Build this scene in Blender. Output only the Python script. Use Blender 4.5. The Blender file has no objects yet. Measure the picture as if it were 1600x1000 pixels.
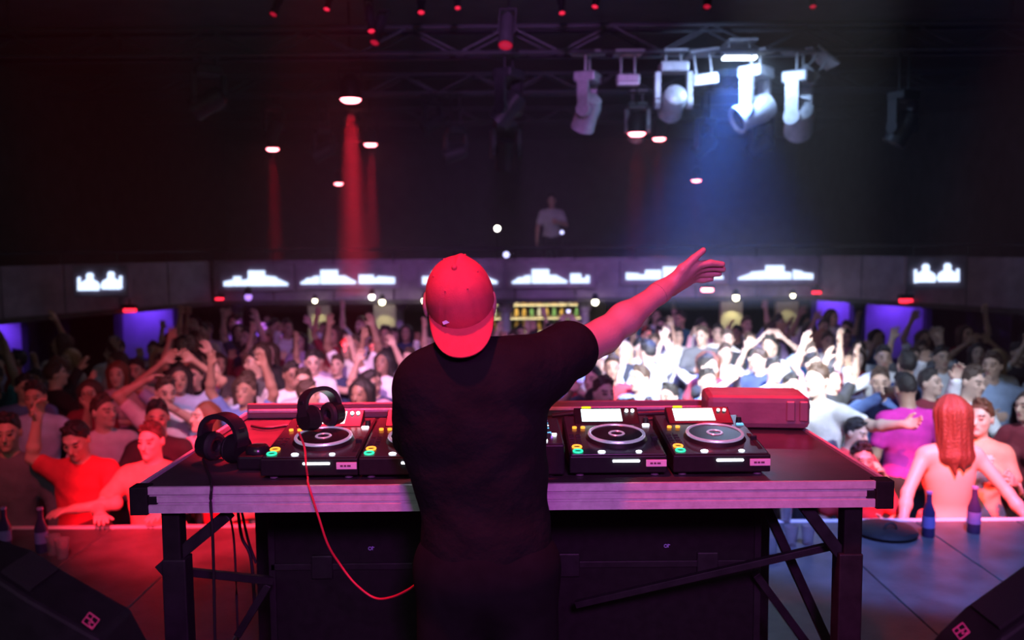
import bpy, bmesh, math, random
import numpy as np
from mathutils import Vector, Matrix, Euler
random.seed(7); np.random.seed(7)
sc = bpy.context.scene
C = sc.collection
pi = math.pi
# ------------------------------------------------------------------ camera
FPX = 1350.0
CAMZ = 1.72
TILT = math.atan((500 - 384) / FPX)
ROLL = math.radians(0.5)
fw = Vector((0, math.cos(TILT), -math.sin(TILT)))
u0 = Vector((0, math.sin(TILT), math.cos(TILT)))
r0 = Vector((1, 0, 0))
cr = r0 * math.cos(ROLL) - u0 * math.sin(ROLL)
cu = u0 * math.cos(ROLL) + r0 * math.sin(ROLL)
cam_d = bpy.data.cameras.new('camera')
cam = bpy.data.objects.new('camera', cam_d); C.objects.link(cam)
cam_d.sensor_width = 36; cam_d.lens = 36 * FPX / 1600
M = Matrix((cr, cu, -fw)).transposed().to_4x4(); M.translation = (0, 0, CAMZ)
cam.matrix_world = M
cam_d.dof.use_dof = True; cam_d.dof.focus_distance = 2.45; cam_d.dof.aperture_fstop = 2.2
cam_d.clip_end = 200
sc.camera = cam
def P(px, py, D):
    """the point at depth D metres in front of the stage camera that the photograph shows at px, py"""
    v = fw + cr * ((px - 800) / FPX) - cu * ((py - 500) / FPX)
    v = v * (D / v.y)
    return Vector((v.x, v.y, v.z + CAMZ))
def S(D): return D / FPX          # metres per pixel at depth D
# ------------------------------------------------------------------ view, world, haze
vs = sc.view_settings
vs.view_transform = 'Standard'; vs.look = 'None'; vs.gamma = 1; vs.exposure = 0.0; vs.use_curve_mapping = False
w = bpy.data.worlds.new('world'); sc.world = w; w.use_nodes = True
wn = w.node_tree.nodes; wl = w.node_tree.links
wn['Background'].inputs[0].default_value = (0.016, 0.016, 0.017, 1)
wn['Background'].inputs[1].default_value = 1.0
HAZE = 0.0013
vsn = wn.new('ShaderNodeVolumeScatter'); vsn.inputs['Density'].default_value = HAZE
vsn.inputs['Anisotropy'].default_value = 0.25
wl.new(vsn.outputs[0], wn['World Output'].inputs['Volume'])
sc.cycles.max_bounces = 4; sc.cycles.diffuse_bounces = 2; sc.cycles.glossy_bounces = 2
sc.cycles.transmission_bounces = 5; sc.cycles.volume_bounces = 0; sc.cycles.transparent_max_bounces = 6
sc.cycles.caustics_reflective = False; sc.cycles.caustics_refractive = False
sc.cycles.sample_clamp_indirect = 3.0
sc.cycles.use_denoising = True
sc.cycles.use_adaptive_sampling = True; sc.cycles.adaptive_threshold = 0.03
# ------------------------------------------------------------------ stage and hall lights
def spot(name, pos, tgt, col, power, cone, blend=0.4, size=0.06, parent=None):
    l = bpy.data.lights.new(name, 'SPOT'); l.color = col; l.energy = power
    l.spot_size = math.radians(cone); l.spot_blend = blend; l.shadow_soft_size = size
    o = bpy.data.objects.new(name, l); C.objects.link(o)
    d = Vector(tgt) - Vector(pos)
    m = d.to_track_quat('-Z', 'Y').to_matrix().to_4x4(); m.translation = Vector(pos)
    o.matrix_world = m
    return o
def area(name, pos, tgt, col, power, sx, sy):
    l = bpy.data.lights.new(name, 'AREA'); l.color = col; l.energy = power; l.shape = 'RECTANGLE'; l.size = sx; l.size_y = sy
    o = bpy.data.objects.new(name, l); C.objects.link(o)
    d = Vector(tgt) - Vector(pos)
    m = d.to_track_quat('-Z', 'Y').to_matrix().to_4x4(); m.translation = Vector(pos); o.matrix_world = m
    return o
RED = (1.0, 0.018, 0.05)
spot('white_crowd_spot', (1.3, 2.6, 4.3), (2.35, 9.6, -0.1), (0.82, 0.89, 1.0), 20000, 23, 0.6, 0.1)
spot('rose_crowd_wash', (-1.4, 2.6, 4.3), (-1.5, 8.8, -0.2), (1.0, 0.50, 0.76), 3800, 32, 0.9, 0.15)
spot('red_crowd_wash', (-2.6, 2.4, 4.3), (-2.6, 7.6, -0.2), (1.0, 0.05, 0.12), 900, 40, 0.9, 0.15)
spot('lavender_rear_wash', (0.0, 3.0, 4.35), (0.3, 13.0, 0.2), (0.70, 0.26, 1.0), 1500, 54, 0.9, 0.15)
spot('red_edge_spot', (-1.0, 1.2, 3.9), (-1.95, 5.5, 0.1), RED, 8200, 20, 0.7, 0.08)
spot('orange_edge_spot', (1.4, 1.6, 3.9), (2.85, 5.6, 0.25), (1.0, 0.085, 0.05), 9500, 13, 0.7, 0.08)
spot('red_desk_spot', (-0.85, 4.3, 4.2), (-0.66, 3.1, 1.05), RED, 7000, 19, 0.8, 0.06)
spot('red_desk_spot_far', (1.5, 4.4, 4.2), (0.85, 3.2, 1.05), RED, 800, 24, 0.8, 0.06)
spot('red_performer_key', (-0.50, 1.35, 4.3), (0.16, 2.35, 1.5), (1.0, 0.045, 0.09), 520, 36, 0.6, 0.10)
spot('violet_desk_fill', (0.4, -0.9, 2.6), (0.05, 2.4, 0.98), (0.88, 0.07, 1.0), 260, 50, 0.8, 0.2)
spot('blue_floor_spot', (2.3, 3.0, 4.3), (2.35, 5.15, 0.0), (0.16, 0.26, 1.0), 2000, 34, 0.35, 0.1)
spot('cool_edge_wash', (3.4, 2.4, 4.2), (3.1, 8.0, 0.0), (0.66, 0.76, 1.0), 2400, 32, 0.9, 0.12)
area('neutral_lift_fill', (0, -3.2, 3.9), (0, 6, 1.2), (0.85, 1.0, 0.95), 50, 5, 1.2)  # added neutral fill behind the camera, lifts the dark tones

# ------------------------------------------------------------------ materials
MATS = {}
def mat(name, col, rough=0.6, metal=0.0, emit=None, es=0.0, noise=0.0, nscale=20, bump=0.0, bscale=200, spec=0.5, alpha=1.0, trans=0.0):
    if name in MATS: return MATS[name]
    m = bpy.data.materials.new(name); m.use_nodes = True
    nt = m.node_tree; b = nt.nodes['Principled BSDF']
    b.inputs['Base Color'].default_value = (*col, 1); b.inputs['Roughness'].default_value = rough
    b.inputs['Metallic'].default_value = metal; b.inputs['Specular IOR Level'].default_value = spec
    if trans: b.inputs['Transmission Weight'].default_value = trans
    if emit: b.inputs['Emission Color'].default_value = (*emit, 1); b.inputs['Emission Strength'].default_value = es
    tc = nt.nodes.new('ShaderNodeTexCoord')
    if noise:
        n = nt.nodes.new('ShaderNodeTexNoise'); n.inputs['Scale'].default_value = nscale; n.inputs['Detail'].default_value = 5
        nt.links.new(tc.outputs['Object'], n.inputs['Vector'])
        r = nt.nodes.new('ShaderNodeValToRGB')
        r.color_ramp.elements[0].position = 0.3; r.color_ramp.elements[1].position = 0.7
        r.color_ramp.elements[0].color = (*[c * (1 - noise) for c in col], 1)
        r.color_ramp.elements[1].color = (*[min(1, c * (1 + noise)) for c in col], 1)
        nt.links.new(n.outputs['Fac'], r.inputs[0]); nt.links.new(r.outputs[0], b.inputs['Base Color'])
    if bump:
        n = nt.nodes.new('ShaderNodeTexNoise'); n.inputs['Scale'].default_value = bscale; n.inputs['Detail'].default_value = 3
        nt.links.new(tc.outputs['Object'], n.inputs['Vector'])
        bp = nt.nodes.new('ShaderNodeBump'); bp.inputs['Strength'].default_value = bump; bp.inputs['Distance'].default_value = 0.02
        nt.links.new(n.outputs['Fac'], bp.inputs['Height']); nt.links.new(bp.outputs[0], b.inputs['Normal'])
    MATS[name] = m
    return m
def glow(name, col, s): return mat(name, (0.02, 0.02, 0.02), 0.4, emit=col, es=s)
BLACK = mat('black_paint', (0.012, 0.012, 0.013), 0.6, noise=0.25, nscale=30, spec=.18)
BLACKP = mat('black_plastic', (0.015, 0.015, 0.016), 0.42, noise=0.15, nscale=60, spec=.2)
GLOSSB = mat('gloss_black_panel', (0.020, 0.020, 0.022), 0.22)
RUBBER = mat('rubber', (0.015, 0.015, 0.015), 0.7)
ALU = mat('brushed_aluminium', (0.62, 0.61, 0.63), 0.45, metal=0.1, noise=0.12, nscale=45, bump=0.05, bscale=150)
STEEL = mat('dark_steel', (0.022, 0.022, 0.025), 0.5, metal=0.2, noise=0.3, nscale=25, spec=.3)
FIXT = mat('fixture_grey', (0.36, 0.37, 0.40), 0.4, metal=0.2, noise=0.15)
TRUSSM = mat('truss_metal', (0.07, 0.07, 0.08), 0.5, metal=0.3)
SCREEN = glow('player_screen_glow', (0.72, 0.95, 1.0), 2.2)
WHITEL = glow('white_glow', (0.80, 0.86, 1.0), 6.0)  # shared by LEDs and the painted glint on the player fronts
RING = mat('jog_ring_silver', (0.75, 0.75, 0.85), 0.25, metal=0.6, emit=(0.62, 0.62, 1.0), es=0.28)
GREENL = glow('green_led', (0.02, 0.75, 0.42), 1.5)
ORANGEL = glow('orange_led', (1.0, 0.34, 0.03), 2.0)
YELLOWL = glow('yellow_led', (0.85, 0.80, 0.0), 1.3)
BLUEL = glow('blue_led', (0.10, 0.50, 0.9), 1.6)
PURPL = glow('purple_led', (0.42, 0.16, 1.0), 1.2)
REDL = glow('red_led', (1.0, 0.03, 0.06), 2.0)
PLATE = mat('pale_plate', (0.85, 0.70, 0.78), 0.5)
INK = mat('ink', (0.12, 0.05, 0.08), 0.6)
# ------------------------------------------------------------------ mesh helpers
def bx(bm, c, s, rot=None):
    """box with centre c and full size s"""
    r = bmesh.ops.create_cube(bm, size=1.0)
    m = Matrix.Diagonal((s[0], s[1], s[2], 1))
    if rot is not None: m = rot.to_4x4() @ m
    m = Matrix.Translation(c) @ m
    bmesh.ops.transform(bm, matrix=m, verts=r['verts'])
    return r['verts']
def bar(bm, a, b, wd, ht=None):
    """rectangular bar from a to b"""
    a = Vector(a); b = Vector(b); d = b - a; ht = ht or wd
    q = d.to_track_quat('Z', 'Y').to_matrix()
    return bx(bm, (a + b) / 2, (wd, ht, d.length), q)
def cyl(bm, a, b, r1, r2=None, n=16):
    a = Vector(a); b = Vector(b); d = b - a
    r = bmesh.ops.create_cone(bm, cap_ends=True, segments=n, radius1=r1, radius2=r1 if r2 is None else r2, depth=d.length)
    m = Matrix.Translation((a + b) / 2) @ d.to_track_quat('Z', 'Y').to_matrix().to_4x4()
    bmesh.ops.transform(bm, matrix=m, verts=r['verts'])
    return r['verts']
def ball(bm, c, r, n=12, sc3=(1, 1, 1)):
    q = bmesh.ops.create_uvsphere(bm, u_segments=n, v_segments=max(6, n // 2), radius=r)
    bmesh.ops.transform(bm, matrix=Matrix.Translation(c) @ Matrix.Diagonal((*sc3, 1)), verts=q['verts'])
def tor(bm, c, R, r, n=40, k=10, sz=1.0, rot=None):
    g = []
    for i in range(n):
        a = 2 * pi * i / n; row = []
        for j in range(k):
            t = 2 * pi * j / k
            v = Vector(((R + r * math.cos(t)) * math.cos(a), (R + r * math.cos(t)) * math.sin(a), r * sz * math.sin(t)))
            if rot is not None: v = rot @ v
            row.append(bm.verts.new(v + Vector(c)))
        g.append(row)
    for i in range(n):
        for j in range(k):
            bm.faces.new((g[i][j], g[(i + 1) % n][j], g[(i + 1) % n][(j + 1) % k], g[i][(j + 1) % k]))
def lathe(bm, prof, n=20, c=(0, 0, 0)):
    rows = []
    for (r, z) in prof:
        rows.append([bm.verts.new((c[0] + r * math.cos(2 * pi * i / n), c[1] + r * math.sin(2 * pi * i / n), c[2] + z)) for i in range(n)])
    for a, b in zip(rows[:-1], rows[1:]):
        for i in range(n):
            bm.faces.new((a[i], a[(i + 1) % n], b[(i + 1) % n], b[i]))
    bm.faces.new(rows[0][::-1]); bm.faces.new(rows[-1])
def tube(bm, pts, r, k=8):
    pts = [Vector(p) for p in pts]; prev = None
    for i, p in enumerate(pts):
        t = (pts[min(i + 1, len(pts) - 1)] - pts[max(i - 1, 0)]).normalized()
        q = t.to_track_quat('Z', 'Y').to_matrix()
        row = [bm.verts.new(p + q @ Vector((r * math.cos(2 * pi * j / k), r * math.sin(2 * pi * j / k), 0))) for j in range(k)]
        if prev:
            for j in range(k): bm.faces.new((prev[j], prev[(j + 1) % k], row[(j + 1) % k], row[j]))
        else: bm.faces.new(row[::-1])
        prev = row
    bm.faces.new(prev)
def smooth_path(pts, n=8):
    pts = [Vector(p) for p in pts]; out = []
    for i in range(len(pts) - 1):
        p0, p1, p2, p3 = pts[max(i - 1, 0)], pts[i], pts[i + 1], pts[min(i + 2, len(pts) - 1)]
        for k in range(n):
            t = k / n
            out.append(0.5 * ((2 * p1) + (p2 - p0) * t + (2 * p0 - 5 * p1 + 4 * p2 - p3) * t * t + (3 * p1 - p0 - 3 * p2 + p3) * t ** 3))
    out.append(pts[-1])
    return out
def mesh_obj(name, me, m, parent=None):
    o = bpy.data.objects.new(name, me); C.objects.link(o)
    if m is not None and len(me.materials) == 0: me.materials.append(m)
    if parent is not None: o.parent = parent
    return o
def obj(name, bm, m, parent=None, smooth=False, bevel=0.0):
    bmesh.ops.recalc_face_normals(bm, faces=bm.faces[:])
    if bevel:
        bmesh.ops.bevel(bm, geom=bm.edges[:], offset=bevel, segments=2, affect='EDGES', profile=0.5)
    me = bpy.data.meshes.new(name); bm.to_mesh(me); bm.free()
    if smooth:
        me.shade_smooth()
        me.set_sharp_from_angle(angle=math.radians(40))
    return mesh_obj(name, me, m, parent)
def B(name, fn, m, parent=None, smooth=False, bevel=0.0):
    bm = bmesh.new(); fn(bm); return obj(name, bm, m, parent, smooth, bevel)
def boxo(name, c, s, m, parent=None, bevel=0.0, rot=None):
    return B(name, lambda bm: bx(bm, c, s, rot), m, parent, False, bevel)
def tag(o, label=None, cat=None, group=None, kind=None):
    if label: o['label'] = label
    if cat: o['category'] = cat
    if group: o['group'] = group
    if kind: o['kind'] = kind
    return o
def empty(name, loc=(0, 0, 0), rz=0):
    o = bpy.data.objects.new(name, None); C.objects.link(o); o.location = loc; o.rotation_euler = (0, 0, rz); o.empty_display_size = 0.1
    return o
def copy_tree(o, parent=None):
    c = o.copy(); C.objects.link(c); c.parent = parent
    for ch in list(o.children): copy_tree(ch, c)
    return c
def struct(o, label, cat):
    return tag(o, label, cat, kind='structure')
# ------------------------------------------------------------------ the hall
FLZ = -1.2          # crowd floor
EDGE = 5.25         # stage front
CEIL = 4.75
FLOORM = mat('stage_boards', (0.075, 0.072, 0.075), 0.42, noise=0.35, nscale=6, bump=0.08, bscale=60)
DARKW = mat('dark_wall_paint', (0.075, 0.072, 0.078), 0.8, noise=0.3, nscale=3)
CEILM = mat('black_ceiling_paint', (0.09, 0.09, 0.09), 0.9, noise=0.2, nscale=3)
FASC = mat('grey_fascia_paint', (0.27, 0.22, 0.31), 0.7, noise=0.25, nscale=5)
LAV = mat('violet_lit_wall', (0.52, 0.46, 0.62), 0.8, noise=0.1, nscale=4)  # wall tinted lavender, the violet light is put into its colour
COLM = mat('column_paint', (0.55, 0.54, 0.62), 0.6)
# stage floor is laid in boards
st = boxo('floor_stage', (0, 1.4, -0.62), (12.4, 7.6, 1.16), BLACK); struct(st, 'black stage block with a boarded top and white front edge', 'stage')
bw = 0.62
bmb = bmesh.new(); bx(bmb, (0, 0, 0), (bw - 0.006, 7.65, 0.04)); bmesh.ops.bevel(bmb, geom=bmb.edges[:], offset=0.003, segments=1, affect='EDGES')
bme = bpy.data.meshes.new('stage_board'); bmb.to_mesh(bme); bmb.free(); bme.materials.append(FLOORM)
for i in range(20):
    o = bpy.data.objects.new('stage_board', bme); C.objects.link(o); o.parent = st; o.location = (-6.2 + bw * (i + 0.5), 1.4, -0.02)
boxo('stage_nosing', (0, EDGE - 0.012, -0.012), (12.4, 0.05, 0.035), mat('nosing_white', (0.72, 0.70, 0.72), 0.5), st, 0.004)
struct(boxo('floor_hall', (0, 13.5, FLZ - 0.05), (17, 22, 0.1), mat('hall_floor', (0.07, 0.06, 0.065), 0.5, noise=0.3, nscale=4)), 'dark dance floor under the crowd', 'floor')
struct(boxo('ceiling', (0, 9.5, CEIL + 0.06), (17, 32, 0.12), CEILM), 'black ceiling above the lighting trusses', 'ceiling')
struct(boxo('wall_left', (-8.4, 9.5, 1.75), (0.2, 32, 6.0), DARKW), 'dark side wall beyond the balcony on the left', 'wall')
struct(boxo('wall_right', (8.4, 9.5, 1.75), (0.2, 32, 6.0), DARKW), 'dark side wall beyond the balcony on the right', 'wall')
struct(boxo('wall_back', (0, 25.4, 1.75), (17, 0.2, 6.0), DARKW), 'dark rear wall above the balcony seats', 'wall')
struct(boxo('wall_bar', (0, 18.6, -0.2), (16.6, 0.2, 2.0), DARKW), 'dark wall behind the bar under the balcony', 'wall')
# balcony: a horseshoe of straight fascia runs
bal = empty('balcony', (0, 0, 0)); struct(bal, 'horseshoe balcony with grey fascia and rail over the crowd', 'balcony')
BZ0, BZ1 = 0.86, 1.52
run = [(-8.0, 6.5), (-6.75, 10.0), (-4.85, 14.0), (4.95, 14.0), (6.85, 10.0), (8.0, 6.5)]
for i, (a, b) in enumerate(zip(run[:-1], run[1:])):
    a = Vector((*a, 0)); b = Vector((*b, 0)); d = (b - a); L = d.length; ang = math.atan2(d.y, d.x); n = Vector((-d.y, d.x, 0)).normalized()
    R = Matrix.Rotation(ang, 3, 'Z'); mid = (a + b) / 2
    np_ = max(2, round(L / 0.98))
    for k in range(np_):
        c = a + d * ((k + 0.5) / np_)
        boxo('fascia_panel', c + Vector((0, 0, (BZ0 + BZ1) / 2)) + n * 0.06, (L / np_ - 0.02, 0.08, BZ1 - BZ0), FASC, bal, 0.006, R)
    boxo('fascia_ledge', mid + Vector((0, 0, BZ0 - 0.03)) + n * 0.05, (L, 0.16, 0.07), DARKW, bal, 0.008, R)
    boxo('balcony_slab', mid + Vector((0, 0, BZ0 + 0.02)) + n * 0.75, (L, 1.3, 0.10), DARKW, bal, 0, R)
    B('handrail', lambda bm: cyl(bm, a + Vector((0, 0, 1.68)), b + Vector((0, 0, 1.68)), 0.025, n=8), STEEL, bal, True)
    for k in range(np_ + 1):
        c = a + d * (k / np_) + n * 0.05
        B('rail_post', lambda bm: cyl(bm, c + Vector((0, 0, BZ1 - 0.02)), c + Vector((0, 0, 1.68)), 0.012, n=6), STEEL, bal)
boxo('balcony_floor', (0, 19.7, BZ0 + 0.0), (16.4, 11.0, 0.14), DARKW, bal)
# columns under the balcony front
COLS = []
def column(px, D, r, lab, m=COLM):
    p = P(px, 500, D); COLS.append((p.x, p.y)); t = empty('support_column', (p.x, p.y, FLZ)); h = BZ0 - 0.07 - FLZ
    B('shaft', lambda bm: lathe(bm, [(r, 0.12), (r, h - 0.16)], 16), m, t, True)
    B('column_base', lambda bm: lathe(bm, [(r * 1.5, 0), (r * 1.5, 0.08), (r * 1.05, 0.13)], 16), m, t, True)
    B('capital', lambda bm: lathe(bm, [(r * 1.02, h - 0.18), (r * 1.6, h - 0.1), (r * 1.6, h)], 16), m, t, True)
    tag(t, lab, 'column', 'columns under the balcony')
column(372, 15.2, 0.085, 'violet-lit column under the balcony, below the second screen from the left')
column(622, 15.2, 0.10, 'violet-lit column under the balcony just left of the red cap')
column(790, 14.4, 0.085, 'pale column under the balcony immediately right of the cap')
column(914, 14.4, 0.075, 'pale column behind the raised arm, right of the bar bottles')
column(955, 16.0, 0.085, 'pale column hidden partly by the raised forearm')
column(1340, 15.2, 0.11, 'dark column between the two violet wall panels on the right', DARKW)
# violet-lit stretches of wall: panels with the light's tint in their colour
def wall_panel(x0, x1, y0, y1, D, lab, yaw=0):
    a = P(x0, y0, D); b = P(x1, y1, D)
    wdt = abs(b.x - a.x); h = a.z - b.z
    t = empty('wall_panel', ((a.x + b.x) / 2, D, b.z), yaw); tag(t, lab, 'wall panel', 'violet-lit wall patches under the balcony')
    boxo('panel_board', (0, 0.03, h / 2), (wdt, 0.06, h), LAV, t, 0.008)
    for sx in (-1, 1): boxo('panel_jamb', (sx * (wdt / 2 + 0.06), 0, h / 2 - 0.4), (0.12, 0.2, h + 0.8), DARKW, t, 0.01)
    boxo('panel_plinth', (0, 0.03, (FLZ - b.z) / 2), (wdt, 0.08, b.z - FLZ), DARKW, t)
    boxo('lamp_housing', (0, -0.38, h - 0.01), (0.32, 0.08, 0.06), BLACKP, t, 0.01)
    c = t.matrix_basis @ Vector((0, 0, 0)); 
    pos = Vector(((a.x + b.x) / 2, D - 0.42, a.z - 0.05))
    spot('violet_panel_lamp', pos, pos + Vector((0, 0.42, -0.35)), (0.20, 0.06, 1.0), 24, 150, 0.8, 0.05)
    return t
wall_panel(-60, 42, 500, 590, 13.6, 'violet-lit wall panel at the far left edge of the hall')
wall_panel(190, 276, 472, 560, 15.6, 'violet-lit wall panel below and right of the leftmost figure screen')
wall_panel(1274, 1326, 462, 540, 15.6, 'narrow violet-lit wall panel, first one right of the crowd centre')
wall_panel(1350, 1440, 467, 560, 15.4, 'wide violet-lit wall panel under the rightmost figure screen')
wall_panel(1588, 1680, 490, 590, 13.6, 'violet-lit wall panel cut by the right edge of the picture')
# ------------------------------------------------------------------ LED screens on the balcony front
LEDM = glow('led_block_glow', (0.60, 0.74, 1.0), 1.9)
def led_screen(px0, px1, y0, y1, D, shapes, lab):
    """shapes: polygons in photograph pixels, extruded"""
    a = P(px0, y0, D - 0.06); b = P(px1, y1, D - 0.06)
    c = (a + b) / 2; t = empty('led_screen', (c.x, D, min(a.z, b.z)))
    tag(t, lab, 'screen', 'screens along the balcony front')
    wdt = b.x - a.x; h = abs(a.z - b.z)
    boxo('screen_case', (0, 0, h / 2), (wdt + 0.06, 0.09, h + 0.06), FASC, t, 0.01)
    for s in shapes:
        def f(bm):
            pts = [P(x, y, D - 0.05) - Vector((c.x, D, min(a.z, b.z))) for x, y in s]
            f0 = [bm.verts.new(p) for p in pts]; f1 = [bm.verts.new(p + Vector((0, -0.02, 0))) for p in pts]
            bm.faces.new(f0); bm.faces.new(f1[::-1]); n = len(pts)
            for i in range(n): bm.faces.new((f0[i], f0[(i + 1) % n], f1[(i + 1) % n], f1[i]))
        B('light_block', f, LEDM, t)
    return t
def blocks(x0, sc_, y, items, k=1.0):
    """row of blocks: (x from, x to, left height, right height) in pixels above the baseline y, tilted with the frame"""
    out = []
    for (xa, xb, ha, hb) in items:
        A = x0 + xa * sc_; Bx = x0 + xb * sc_; yy = y - (A - x0) * 0.006
        out.append([(A, yy), (Bx, yy), (Bx, yy - hb * k), (A, yy - ha * k)])
    return out
peakL = [(0, 8, 3, 7), (8, 19, 9, 10), (19, 29, 12, 13), (31, 58, 22, 22), (58, 70, 13, 13), (70, 86, 12, 4)]
low2 = [(91, 114, 14, 14), (114, 120, 9, 10), (120, 147, 12, 10)]
DB = 13.97
led_screen(344, 456, 416, 452, DB, blocks(350, 1, 447, [(0, 14, 7, 10), (15, 27, 15, 15), (28, 38, 9, 11), (38, 64, 24, 24), (64, 82, 16, 14), (82, 100, 12, 4)]), 'skyline-shaped light screen, second from the left on the balcony')
led_screen(464, 623, 416, 449, DB, blocks(470, 1, 444, peakL + low2), 'skyline-shaped light screen between the red beam and the column')
led_screen(655, 782, 414, 448, DB, blocks(660, 1, 444, [(0, 14, 12, 12), (15, 40, 20, 20), (42, 76, 13, 13), (80, 100, 13, 13), (100, 117, 11, 4)]), 'skyline-shaped light screen mostly hidden behind the red cap')
led_screen(795, 927, 412, 447, DB, blocks(800, 1, 443, peakL + [(91, 108, 15, 15), (108, 115, 8, 8), (115, 121, 12, 12)]), 'skyline-shaped light screen between the cap and the forearm')
led_screen(972, 1136, 410, 442, DB, blocks(978, 1, 437, [(0, 20, 11, 10), (20, 30, 8, 8), (30, 55, 15, 15), (58, 84, 20, 20), (86, 110, 12, 12), (112, 140, 8, 8), (140, 152, 13, 4)]), 'skyline-shaped light screen behind the pointing hand')
led_screen(1147, 1277, 406, 442, DB, blocks(1153, 1, 437, [(0, 20, 3, 10), (20, 42, 12, 14), (43, 72, 22, 22), (72, 83, 12, 11), (86, 100, 15, 13), (100, 117, 11, 9)]), 'skyline-shaped light screen right of the pointing hand')
def bust(x, y, s, fl):
    pts = [(-15, 0), (15, 0), (17, -7), (14, -14), (7, -18), (5, -20), (6, -26), (3, -30), (-3, -30), (-6, -26), (-5, -20), (-7, -18), (-14, -14), (-17, -7)]
    return [(x + a * s, y + b * s) for a, b in pts]
led_screen(116, 197, 418, 460, 11.2, [bust(141, 454, .92, 1), bust(174, 452, .92, 1), [(122, 454), (126, 454), (126, 433), (122, 433)], [(187, 451), (191, 451), (191, 431), (187, 431)]], 'screen with two glowing bust figures, at the left end of the balcony')
led_screen(1422, 1505, 404, 448, 11.2, [bust(1446, 441, .95, 1), bust(1480, 440, .95, 1), [(1428, 442), (1432, 442), (1432, 421), (1428, 421)], [(1494, 440), (1498, 440), (1498, 420), (1494, 420)]], 'screen with two glowing bust figures, at the right end of the balcony')
# ------------------------------------------------------------------ bar, under-balcony lamps
bar_ = empty('bar_counter', (0.45, 17.3, FLZ)); tag(bar_, 'long dark bar counter at the back behind the crowd', 'bar')
boxo('counter_body', (0, 0, 0.5), (3.4, 0.5, 1.0), DARKW, bar_, 0.01); boxo('counter_top', (0, -0.03, 1.03), (3.6, 0.62, 0.06), BLACKP, bar_, 0.01)
bsh = empty('bottle_shelf', (0.5, 18.35, FLZ)); tag(bsh, 'lit back-bar shelf carrying bottles, right of the cap', 'shelf')
boxo('back_board', (0, 0.1, 0.95), (2.4, 0.04, 1.9), DARKW, bsh)
WOODM = mat('shelf_wood', (0.35, 0.25, 0.14), 0.5, noise=0.2)
for k in range(3):
    boxo('shelf_board', (0, 0, 1.12 + 0.28 * k), (2.3, 0.22, 0.03), WOODM, bsh)
    boxo('shelf_light', (0, -0.1, 1.10 + 0.28 * k), (2.2, 0.015, 0.015), glow('shelf_lamp', (1.0, 0.85, 0.45), 3.0), bsh)
bmb = bmesh.new(); lathe(bmb, [(0.036, 0), (0.038, 0.02), (0.038, 0.13), (0.013, 0.17), (0.012, 0.22), (0.016, 0.225)], 10)
bm1 = bpy.data.meshes.new('bottle'); bmb.to_mesh(bm1); bmb.free(); bm1.materials.append(None)
bcols = [mat('bottle_amber', (0.75, 0.5, 0.15), 0.2), mat('bottle_clear', (0.8, 0.85, 0.8), 0.15), mat('bottle_green', (0.25, 0.55, 0.25), 0.2)]
cn = ['amber', 'clear', 'green']; lv = ['lowest', 'middle', 'top']
for k in range(3):
    for i in range(14):
        o = bpy.data.objects.new('bar_bottle', bm1); C.objects.link(o); o.location = (0.5 - 1.04 + 0.16 * i, 18.35, FLZ + 1.136 + 0.28 * k)
        j = random.randrange(3); o.material_slots[0].link = 'OBJECT'; o.material_slots[0].material = bcols[j]
        on = ['first', 'second', 'third', 'fourth', 'fifth', 'sixth', 'seventh', 'eighth', 'ninth', 'tenth', 'eleventh', 'twelfth', 'thirteenth', 'last'][i]
        tag(o, f'{on} bottle from left on the {lv[k]} back-bar shelf, {cn[j]} glass', 'bottle', 'bottles behind the bar')
area('back_bar_light', (0.5, 17.9, 0.75), (0.5, 18.4, 0.2), (1.0, 0.85, 0.55), 14, 2.2, 0.05)
LAMPN = {'white': glow('lamp_white', (1.0, 0.95, 0.85), 14), 'warm': glow('lamp_warm', (1.0, 0.92, 0.6), 14), 'violet': glow('lamp_violet', (0.5, 0.25, 1.0), 1.6), 'red': glow('lamp_red', (1.0, 0.02, 0.05), 3.0), 'redhot': glow('lamp_red_hot', (1.0, 0.2, 0.25), 14.0), 'blue': glow('lamp_blue', (0.55, 0.55, 1.0), 3)}
CATCHM = mat('light_catcher_paint', (.34, .33, .24), .7, noise=.15, nscale=6)
def light_catcher(x, lab):  # slab added under the balcony so a warm lamp's pool of light shows
    o = empty('light_catcher', (x, 14.1, FLZ)); COLS.append((x, 14.1)); h = BZ0 - .07 - FLZ
    tag(o, 'added light-catching slab behind the ' + lab.split(' with')[0].split(' just')[0].split(' right')[0].split(' left')[0] + f' under the balcony, {"left" if x < 0 else "right"} side' + (', beside the red beam' if abs(x + 2.1) < .3 else ', inner one' if x < 4 and x > 0 else ', outer one'), 'light_catcher', 'added light catchers under the balcony')
    boxo('light_catcher_shaft', (0, 0, h / 2), (.36, .14, h), CATCHM, o, .01); boxo('light_catcher_foot', (0, -.01, .1), (.44, .2, .2), DARKW, o, .01)
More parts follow.
